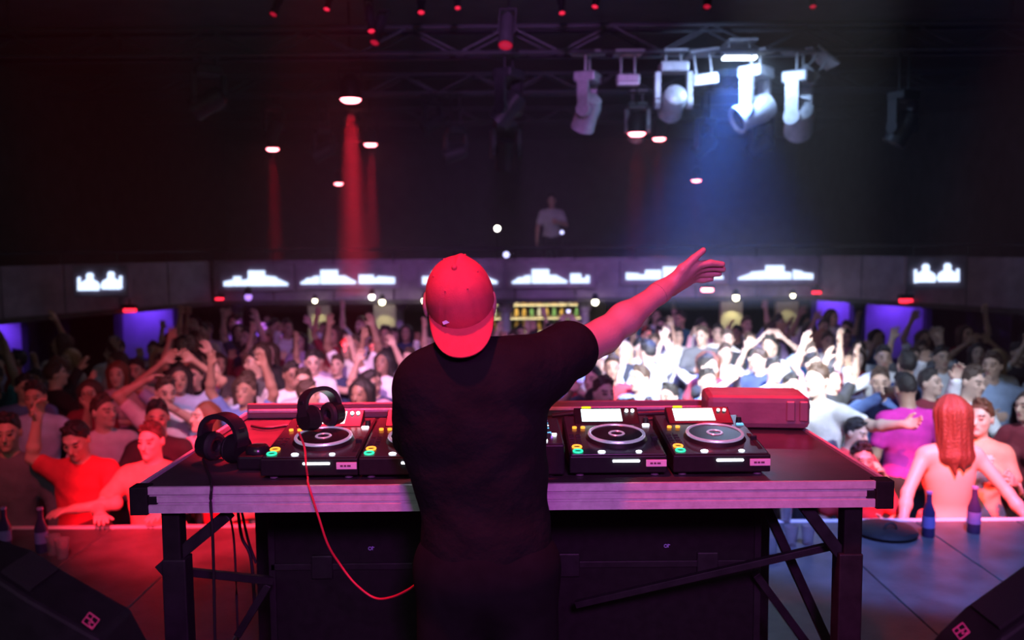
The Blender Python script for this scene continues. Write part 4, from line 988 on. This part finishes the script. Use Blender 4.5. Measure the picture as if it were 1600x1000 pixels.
def put_person(parts, loc, rz, skin, top, hair, bottom, label, s=1.0, mirror=False, group=None, topname='shirt'):
    t = empty('person', loc, rz); t.scale = (-s if mirror else s, s, s)
    for nm, k, m in (('body', 'body', skin), (topname, 'top', top), ('trousers', 'bottom', bottom), ('hair', 'hair', hair), ('halter_top', 'halter', top)):
        if k not in parts or m is None: continue
        o = bpy.data.objects.new(nm, parts[k]); C.objects.link(o); o.parent = t
        o.material_slots[0].link = 'OBJECT'; o.material_slots[0].material = m
    tag(t, label, 'person', group)
    return t
NEAR = []; NEARB = []
def near(px, D, label, key, skin=0, top='white', hair='black', rz=0, s=1.0, h=.0085, bottom=1, mirror=False, z=None, topname='shirt', **kw):
    x = P(px, 700, D).x; NEAR.append((x, D))
    parts = build_person(key, h=h, **kw); NEARB.append((x, D, parts, rz, s, mirror))
    return put_person(parts, (x, D, FLZ if z is None else z), rz, SKINS[skin], TOPS[top] if isinstance(top, str) else top, HAIRS[hair], TOPS[bottom] if isinstance(bottom, str) else JEANS[bottom], label, s, mirror, None, topname)
TOPS['magenta'] = cloth('magenta', (.75, .03, .42)); TOPS['orange red'] = cloth('orange_red', (.80, .30, .20))
# people leaning on the stage edge, left of the desk
near(14, 5.80, 'man in a dark grey zipped hoodie at the far left stage edge', 'n_hood', 2, 'dark grey', 'black', .15, 1.03, left='down', right='front', head=(6, 10), sleeves='long')
near(126, 5.74, 'man in a red shirt looking down, one red arm raised, hand on stage edge', 'n_red', 1, 'red', 'black', .05, 1.02, left='edgein', right=((.30, -.03, 1.50), (.24, -.06, 1.76)), head=(26, 0), sleeves='short')
near(238, 5.72, 'short-haired man in orange-red t-shirt with both hands on the stage edge', 'n_orange', 0, 'orange red', 'brown', .1, 1.0, left='edge', right='edge', head=(4, -12))
near(248, 6.35, 'man in a dark top just behind the orange t-shirt man', 'n_b1', 2, 'black', 'black', .1, 1.02, left='down', right='front', head=(4, 15))
near(318, 6.65, 'woman in a pale pink top with long hair behind the headphones', 'n_w1', 0, 'pink', 'auburn', -.3, .98, female=True, hairstyle='long', left='down', right='front', head=(-6, -25))
near(350, 5.78, 'person in red leaning with both hands on the stage under the desk corner', 'n_e2', 1, 'red', 'brown', .0, .95, left='edge', right='edge', head=(20, 0))
near(262, 7.3, 'man in a white shirt with a red-lit arm bent across his head', 'n_b2', 1, 'white', 'brown', .3, 1.04, left='clap', right='head', head=(8, 20))
near(165, 6.6, 'man in pale grey shirt looking aside behind the red-shirted man', 'n_b3', 1, 'pale grey', 'brown', .5, 1.02, left='down', right='front', head=(0, 35))
near(60, 7.2, 'person in a white top with arms spread, far left of the crowd', 'n_b4', 2, 'light blue', 'black', .2, 1.03, left='wave', right='wave', head=(5, 0))
# people right of the desk
near(1416, 7.0, 'man in a bright magenta polo shirt seen from behind', 'n_mag', 2, 'magenta', 'black', pi + .1, 1.05, left='down', right='front', head=(18, 0), build=1.08)
near(1412, 8.3, 'dark-haired man in navy seen from behind, beyond the magenta shirt', 'n_navy', 1, 'navy', 'black', pi, 1.06, left='front', right='down', head=(0, 0))
TOPS['skirt red'] = cloth('skirt_red', (.65, .10, .08))
near(1484, 5.58, 'bare-backed woman with long auburn hair, hands back on the stage edge', 'n_bare', 0, 'skirt red', 'dark auburn', pi - .05, 1.09, bottom='skirt red', female=True, hairstyle='long', left='sit', right='sit', head=(6, 12), topless=True, topname='skirt')
near(1530, 6.05, 'red-haired woman in orange-red top facing right, fist before her chest', 'n_w2', 0, 'orange red', 'auburn', -.55, 1.02, bottom='orange red', female=True, hairstyle='short', left='hold', right='clasp', head=(0, -15))
near(1510, 7.3, 'man in a white open shirt with dark hair, looking down behind the bare-backed woman', 'n_wh', 0, 'white', 'brown', .35, 1.06, left='front', right=((.32, -.12, 1.46), (.36, -.2, 1.70)), head=(10, 10), sleeves='long')
near(1604, 6.65, 'woman with long brown hair in a red dress at the right edge', 'n_w3', 1, 'maroon', 'brown', -.9, 1.0, female=True, hairstyle='long', left='hold', right='front', head=(0, -20))
near(1275, 7.0, 'big man in a bright white t-shirt reaching his arm to the right', 'n_big', 0, 'white', 'brown', -.7, 1.10, left='out', right='down', head=(4, -10), build=1.1)
near(1330, 6.55, 'person in a red top with pink-lit arms beside the desk corner', 'n_r6', 1, 'red', 'black', .4, .90, left='clasp', right='front', head=(14, 20))
near(1372, 7.6, 'person in a blue denim shirt with hands up to the face', 'n_r7', 1, 'denim blue', 'brown', -.2, 1.03, left='clap', right='clap', head=(5, -10), sleeves='long')
near(1452, 7.8, 'man in dark clothes with a pointing hand held high, right side', 'n_r8', 0, 'maroon', 'black', .3, 1.0, left='wave', right='down', head=(-5, 20))
near(1545, 8.2, 'man in a light blue shirt stretching his arm out to the right', 'n_r9', 1, 'light blue', 'brown', -.2, 1.06, left='out', right='front', head=(0, -35), sleeves='short')
near(1345, 5.75, 'person in a bright red top at the stage edge behind the right desk leg', 'n_r10', 1, 'red', 'black', -.1, .9, left='front', right='down', head=(10, 0))
gp = P(862, 355, 16.6); put_person(build_person('n_guest', h=.012, left='front', right='down', head=(5, 0)), (gp.x, 16.6, BZ0 + .07), 0, SKINS[1], TOPS['pale grey'], HAIRS['black'], JEANS[1], 'guest in a pale shirt standing up on the balcony', 1.0)
# ------------------------------------------------------------------ the crowd
protos = []
for i, (lf, rt, fe, hs, sl, hp_) in enumerate([
    ('down', 'front', False, 'short', 'short', (3, 8)), ('up', 'up', False, 'short', 'short', (-8, 0)), ('down', 'up', False, 'short', 'short', (-4, -8)),
    ('clap', 'clap', False, 'short', 'short', (0, 0)), ('upv', 'upv', True, 'long', 'short', (-6, 6)), ('front', 'front', True, 'long', 'short', (4, -12)),
    ('fwd', 'down', True, 'long', 'short', (0, 10)), ('arc', 'arc', True, 'long', 'short', (2, 0)), ('wave', 'fwd', False, 'short', 'long', (-2, 12)),
    ('down', 'wave', False, 'short', 'long', (2, -15)), ('out', 'high', False, 'short', 'short', (-6, 10)), ('front', 'down', False, 'short', 'long', (6, 25)),
    ('high', 'front', True, 'long', 'short', (-6, -4)), ('down', 'down', False, 'short', 'short', (0, -20))]):
    protos.append((build_person(f'c{i}', h=.0135, left=lf, right=rt, female=fe, hairstyle=hs, sleeves=sl, head=hp_, build=1.0 + .05 * ((i * 7) % 3 - 1)), lf, rt, fe))
def pose_words(lf, rt):
    U = ('up', 'upv', 'high'); s = {lf, rt}
    if lf in U and rt in U: return 'both arms raised'
    if 'arc' in s: return 'arms arched overhead'
    if 'clap' in s: return 'hands clapping'
    if 'out' in s: return 'arms spread wide'
    if lf in U or rt in U: return 'one arm raised high'
    if s & {'fwd', 'wave'}: return 'one hand waving'
    if s == {'front'}: return 'hands at the chest'
    if 'front' in s: return 'one hand at the chest'
    return 'arms down'
ZONES = [(-200, 120, 'by left picture edge'), (120, 300, 'under left bust screen'), (300, 460, 'under second screen'), (460, 630, 'under red beam'), (630, 800, 'behind performer'), (800, 930, 'before the bar'), (930, 1060, 'below raised forearm'), (1060, 1150, 'below pointing hand'), (1150, 1280, 'below bright lamp'), (1280, 1420, 'before violet panels'), (1420, 1520, 'under right bust screen'), (1520, 1800, 'by right picture edge')]
def to_px(v):
    d = Vector(v) - Vector((0, 0, CAMZ)); z = d.dot(fw); return 800 + FPX * d.dot(cr) / z, 500 - FPX * d.dot(cu) / z
rnd = random.Random(11); crowd = []
wts = [('white', 24), ('pale grey', 14), ('black', 14), ('navy', 8), ('denim blue', 6), ('light blue', 8), ('red', 5), ('lavender', 8), ('maroon', 5), ('dark grey', 8), ('pink', 5), ('teal', 3)]
bag = [n for n, k in wts for _ in range(k)]
D = 6.75; row = 0
while D < 14.6:
    half = min(D * .62 + .4, 7.1 if D < 10 else 6.4 if D < 12 else 5.4)
    n = int(2 * half / .60)
    for i in range(n):
        x = -half + (i + .5 + .5 * (row % 2)) * 2 * half / n + rnd.uniform(-.13, .13); y = D + rnd.uniform(-.15, .15)
        if abs(x) > half: continue
        px, py = to_px((x, y, FLZ + 1.65))
        if py > 632 and 425 < px < 1240: continue                       # wholly behind the desk and its gear
        if 640 < px < 800 and y < 9: continue                          # wholly behind the performer
        if any((x - a) ** 2 + (y - b) ** 2 < .52 ** 2 for a, b in NEAR): continue
        if any((x - a) ** 2 + (y - b) ** 2 < .62 ** 2 for a, b in COLS): continue
        crowd.append((x, y, px))
    D += .60; row += 1
from mathutils.bvhtree import BVHTree
def bvh_of(parts, x, y, rz, s, mirror):
    V_ = []; F_ = []; n = 0
    for key in ('body', 'top', 'hair', 'bottom'):
        me = parts[key]; k = len(me.vertices); co = np.empty(k * 3, np.float32); me.vertices.foreach_get('co', co); co = co.reshape(-1, 3).copy()
        fi = np.empty(len(me.polygons) * 4, np.int32); me.polygons.foreach_get('vertices', fi); fi = fi.reshape(-1, 4)
        if key == 'body': fi = fi[(np.abs(co[fi[:, 0], 0]) > .2) | (co[fi[:, 0], 2] > 1.42)]
        if mirror: co[:, 0] *= -1
        co *= s; c, d = math.cos(rz), math.sin(rz)
        V_ += np.stack([co[:, 0] * c - co[:, 1] * d + x, co[:, 0] * d + co[:, 1] * c + y, co[:, 2]], 1).tolist(); F_ += (fi + n).tolist(); n += k
    return BVHTree.FromPolygons(V_, F_)
placed = [(x, y, bvh_of(p, x, y, rz, s, m)) for x, y, p, rz, s, m in NEARB]
recs = []
for (x, y, px) in crowd:
    near_b = [b for (a_, b_, b) in placed if (a_ - x) ** 2 + (b_ - y) ** 2 < 1.3 ** 2]
    for attempt in range(5):
        k = rnd.choices(range(len(protos)), [9, 4, 6, 6, 3, 9, 5, 2, 6, 7, 2, 9, 4, 9])[0] if attempt < 4 else 13
        pr, lf, rt, fe = protos[k]
        rz = rnd.gauss(0, .35)
        if rnd.random() < .07: rz += pi * rnd.choice([.6, 1, -.6])
        scl = rnd.uniform(.94, 1.06); mir = rnd.random() < .5
        bv = bvh_of(pr, x, y, rz, scl, mir)
        if not any(bv.overlap(q) for q in near_b): break
    else: continue
    placed.append((x, y, bv))
    tn = rnd.choice(bag); hn = rnd.choice(['black', 'black', 'brown', 'brown', 'auburn', 'blond'] if fe else ['black', 'black', 'black', 'brown', 'brown'])
    back = abs(rz) > 2.0
    zone = next((z for a, b, z in ZONES if a <= px < b), 'in the crowd')
    rw = 'front crowd' if y < 8.4 else 'middle crowd' if y < 11 else 'rear crowd'
    base = f"{hn}-haired {'woman' if fe else 'man'} in {tn}, {'back turned' if back else pose_words(lf, rt)}, {rw}, {zone}"
    base = base.replace('-haired woman', '-haired woman')
    recs.append([base, px, x, y, rz, pr, rnd.randrange(4) if rnd.random() < .5 else rnd.randrange(2), tn, hn, rnd.randrange(3), scl, mir])
seen = {}
for r in sorted(recs, key=lambda q: q[1]): seen.setdefault(r[0], []).append(r)
ordw = ['leftmost', 'second from left', 'third from left', 'fourth from left', 'fifth from left']
for base, lst in seen.items():
    for i, r in enumerate(lst):
        lab = base if len(lst) == 1 else f'{"leftmost" if i == 0 else "rightmost" if i == len(lst) - 1 else ["second", "third", "fourth", "fifth"][i - 1]} {base}'
        put_person(r[5], (r[2], r[3], FLZ), r[4], SKINS[r[6]], TOPS[r[7]], HAIRS[r[8]], JEANS[r[9]], lab, r[10], r[11], 'people in the crowd')
print('CROWD', len(recs))
# ------------------------------------------------------------------ the performer
DJ = Field(); Q = lambda x, y, d: np.array(P(x, y, d), np.float32)
shirtf = Field()
DD = 2.17
sh_r = Q(826, 577, DD + .02); el_ = Q(946, 521, DD + .20); wr = Q(1043, 448, DD + .34)
sh_l = Q(668, 604, DD)
tor_ = [(Q(735, 636, DD + .02), (.176, .118, .17)), (Q(742, 700, DD + .03), (.168, .112, .16)), (Q(756, 775, DD + .03), (.154, .112, .15)), (Q(761, 860, DD + .02), (.160, .122, .14))]
for f in (DJ, shirtf):
    for c, r in tor_: f.ell(c, np.array(r) * (1 if f is shirtf else .94), .07)
    f.cap(Q(668, 602, DD), Q(812, 584, DD), .060, .060, .05)
    f.cap(Q(712, 575, DD + .01), Q(800, 566, DD + .01), .034, .036, .06).cap(Q(712, 575, DD + .01), Q(672, 590, DD), .034, .036, .06)
# neck and head
DJ.cap(Q(722, 580, DD + .02), Q(720, 500, DD + .03), .060, .056, .03)
hc = Q(718, 462, DD + .01)
DJ.ell(hc, (.074, .092, .098), .03).ell(hc + V3(0, .045, -.07), (.060, .068, .070), .03)
DJ.cap(hc + V3(0, .135, -.02), hc + V3(0, .15, -.045), .009, .014, .012)
for sx in (-1, 1): DJ.ell(hc + V3(sx * .082, .0, -.02), (.012, .022, .034), .008)
# raised right-hand-side arm
fa = nrm(wr - el_)
DJ.cap(sh_r, el_, .054, .040, .03).cap(el_, el_ + fa * .08, .040, .042, .03).cap(el_ + fa * .08, wr - fa * .03, .042, .028, .03).cap(wr - fa * .04, wr, .030, .028, .02)
DJ.cap(Q(905, 548, DD + .12), Q(940, 530, DD + .19), .044, .040, .03)
hD = DD + .345
# hand pointing right, thumb up, fingers bunched
idx_ = [((1088, 415, 0), (1110, 411, .0), (1129, 413, .004), .0105), ((1089, 421, .020), (1112, 418, .022), (1130, 421, .022), .0105), ((1086, 428, .038), (1108, 428, .04), (1124, 428, .036), .0100), ((1080, 436, .052), (1098, 438, .052), (1112, 436, .048), .0088)]
for (a, b_, c, r) in idx_:
    A, Bq, Cq = [Q(p[0], p[1], hD + p[2]) for p in (a, b_, c)]
    DJ.cap(wr + fa * .012 + (A - wr) * .12, A, .019, .0145, .012)
    DJ.cap(A, Bq, r * 1.15, r, .007).cap(Bq, Cq, r, r * .82, .004)
t0, t1, t2, t3 = Q(1052, 440, hD - .005), Q(1066, 421, hD - .012), Q(1084, 404, hD - .012), Q(1099, 391, hD - .008)
DJ.cap(t0, t1, .019, .016, .014).cap(t1, t2, .0145, .0115, .008).cap(t2, t3, .0115, .0088, .004)
DJ.cap(Q(1050, 455, hD + .02), Q(1072, 441, hD + .04), .016, .014, .014)
# other arm reaching to the mixer in front of him
el2 = Q(648, 700, DD + .16); wr2 = np.array((el2[0] + .20, YF + .07, TT + .175), np.float32)
DJ.cap(sh_l, el2 + V3(.03, 0, 0), .054, .043, .03).cap(el2 + V3(.03, 0, 0), wr2, .043, .028, .03)
hand(DJ, wr2, (.5, .8, -.12), (0, 0, -1), 1, .08, .3, .0095)
# legs
hipz = Q(761, 880, DD + .02)
for sx in (-1, 1):
    hp0 = hipz + V3(sx * .085, 0, -.02); kn = np.array((hp0[0] + sx * .03, DD + .02, .50), np.float32); an = np.array((hp0[0] + sx * .05, DD - .02, .09), np.float32)
    DJ.cap(hp0, kn, .085, .060, .05).cap(kn, an, .058, .038, .03).cap(an + V3(0, -.02, -.035), an + V3(sx * .02, .15, -.05), .040, .034, .03)
dj = empty('person', (P(745, 700, DD).x, DD, 0)); tag(dj, 'man in black t-shirt and backwards red cap at the desk, arm pointing right', 'person')
off = np.array(dj.location, np.float32)
def dj_part(name, vf, m):
    v, f = vf; return mesh_obj(name, to_mesh(name, ((v - off).astype(np.float32), f)), m, dj)
dj_part('body', DJ.mesh(.0045), mat('performer_skin', (.62, .32, .28), .45, bump=.08, bscale=120))
# t-shirt
ua = nrm(el_ - sh_r)
shirtf.cap(sh_r - ua * .02, sh_r + ua * .145, .066, .070, .05).cap(Q(812, 600, DD + .02), Q(850, 590, DD + .04), .05, .05, .05)
shirtf.cap(sh_l, sh_l + (el2 - sh_l) * .8, .064, .058, .04)
sc_pt = sh_r + ua * .115
vf = shirtf.mesh(.006, .010, [(tuple(Q(760, 900, DD)), (0, 0, -1))])
# sleeve mouth: cut by a plane across the arm, only beyond the shoulder
vf = wrinkle(vf, .004, 30, 2)
dj_part('t_shirt', vf, mat('black_jersey', (.012, .012, .012), .95, noise=.2, nscale=10, bump=.25, bscale=40, spec=.08))
bt = Field().ell(Q(761, 880, DD + .02), (.165, .125, .14), .06); bt.p += [q for q in DJ.p[-6:] if q[3] >= .058 or q[4] >= .058 or q[3] == .058]
dj_part('trousers', bt.mesh(.009, .014, [((0, 0, .07), (0, 0, -1))]), mat('black_denim', (.009, .009, .010), .9, noise=.2, spec=.1))
for sx in (-1, 1):
    fx = hipz[0] + sx * .135
    shf = Field().cap((fx, DD - .06, .045), (fx + sx * .02, DD + .14, .040), .046, .040, .03)
    dj_part('shoe', shf.mesh(.008, .006, [((0, 0, .004), (0, 0, -1))]), mat('shoe_black', (.02, .02, .02), .5))
# bracelet
bp_ = Vector(wr - fa * .045)
o = B('bracelet', lambda bm: tor(bm, Vector((0, 0, 0)), .0325, .0022, 28, 6, 1, Vector(fa).to_track_quat('Z', 'Y').to_matrix()), mat('bracelet_dark', (.03, .02, .02), .5), dj, True); o.location = bp_ - Vector(dj.location)
# cap worn backwards, crown tipped towards the stage rear
CAPM = mat('cap_twill', (.70, .07, .09), .85, noise=.08, nscale=40, bump=.2, bscale=420)
cc = Vector(hc) + Vector((0, -.028, .012)); capR = Matrix.Rotation(R_(-6), 3, 'Y') @ Matrix.Rotation(R_(44), 3, 'X')
def cap_pt(v): return cc + capR @ Vector(v) - Vector(dj.location)
cp = None
RX, RY, RZ = .0865, .100, .112
def dome_pt(th, ph, o_=0.0):
    """th round the head, ph from the band (0) to the button (1)"""
    a = ph * pi / 2; seam = 0.0034 * math.exp(-((((th / (pi / 3)) % 1 + .5) % 1 - .5) / .05) ** 2) * (1 - ph)
    pr = math.cos(a) ** .82; q = RZ * math.sin(a) ** 1.0
    fold = .012 * math.exp(-((ph - .72) / .16) ** 2) * math.exp(-((th - 1.15) / .28) ** 2)
    return ((RX + o_ - seam) * pr * math.cos(th), (RY + o_ - seam) * pr * math.sin(th), q + o_ - seam + fold - .028)
def dome(bm):
    N, K = 72, 18; rows = []
    for j in range(K + 1):
        ph = j / K * .985
        rows.append([bm.verts.new(cap_pt(dome_pt(2 * pi * i / N, ph))) for i in range(N)])
    for a, b in zip(rows[:-1], rows[1:]):
        for i in range(N): bm.faces.new((a[i], a[(i + 1) % N], b[(i + 1) % N], b[i]))
    tv = bm.verts.new(cap_pt((0, 0, RZ - .028)))
    for i in range(N): bm.faces.new((rows[-1][i], rows[-1][(i + 1) % N], tv))
    inn = [bm.verts.new(cap_pt(dome_pt(2 * pi * i / N, 0, -.004))) for i in range(N)]
    for i in range(N): bm.faces.new((rows[0][(i + 1) % N], rows[0][i], inn[i], inn[(i + 1) % N]))
cp = B('cap', dome, CAPM, dj, True)
B('cap_button', lambda bm: ball(bm, cap_pt((0, 0, RZ - .026)), .0075, 12, (1, 1, 1)), CAPM, cp, True)
def brim(bm):
    N, K = 28, 10; top = []; bot = []
    for j in range(K + 1):
        s = j / K; ra = []; rb = []
        for i in range(N + 1):
            th = -pi / 2 + (i / N - .5) * 2 * 1.18; u = (i / N - .5) * 2
            ext = .080 * (1 - abs(u) ** 2.6) ** .55 if abs(u) < 1 else 0
            bxp = RX * math.cos(th); byp = RY * math.sin(th)
            y = byp - ext * s; x = bxp * (1 + .02 * s)
            z = -.026 - .14 * ext * s - .55 * (x * x) * 1.9 * (.4 + s)
            ra.append(bm.verts.new(cap_pt((x, y, z)))); rb.append(bm.verts.new(cap_pt((x, y, z - .0035))))
        top.append(ra); bot.append(rb)
    for g, fl in ((top, 0), (bot, 1)):
        for a, b in zip(g[:-1], g[1:]):
            for i in range(N):
                q = (a[i], a[i + 1], b[i + 1], b[i]); bm.faces.new(q if not fl else q[::-1])
    for i in range(N): bm.faces.new((top[-1][i], top[-1][i + 1], bot[-1][i + 1], bot[-1][i])); bm.faces.new((top[0][i + 1], top[0][i], bot[0][i], bot[0][i + 1]))
    for i in (0, N):
        for j in range(K): bm.faces.new((top[j][i], top[j + 1][i], bot[j + 1][i], bot[j][i]))
bmq = bmesh.new(); brim(bmq); bmesh.ops.remove_doubles(bmq, verts=bmq.verts[:], dist=1e-5)
obj('cap_brim', bmq, CAPM, cp, True)
def eyelet(k):
    th = -pi / 2 + (k - 2.5) * pi / 3; return Vector(dome_pt(th, .62, .0008))
for k in range(6):
    B('cap_eyelet', lambda bm: ball(bm, cap_pt(eyelet(k)), .0028, 8), CAPM, cp, True)
tpos = Vector(dome_pt(-pi / 2 - .42, .12, .001)); B('cap_tag', lambda bm: bx(bm, cap_pt(tpos), (.017, .003, .008), Matrix.Rotation(-.35, 3, 'Y')), mat('tag_pale', (.85, .8, .9), .6), cp)
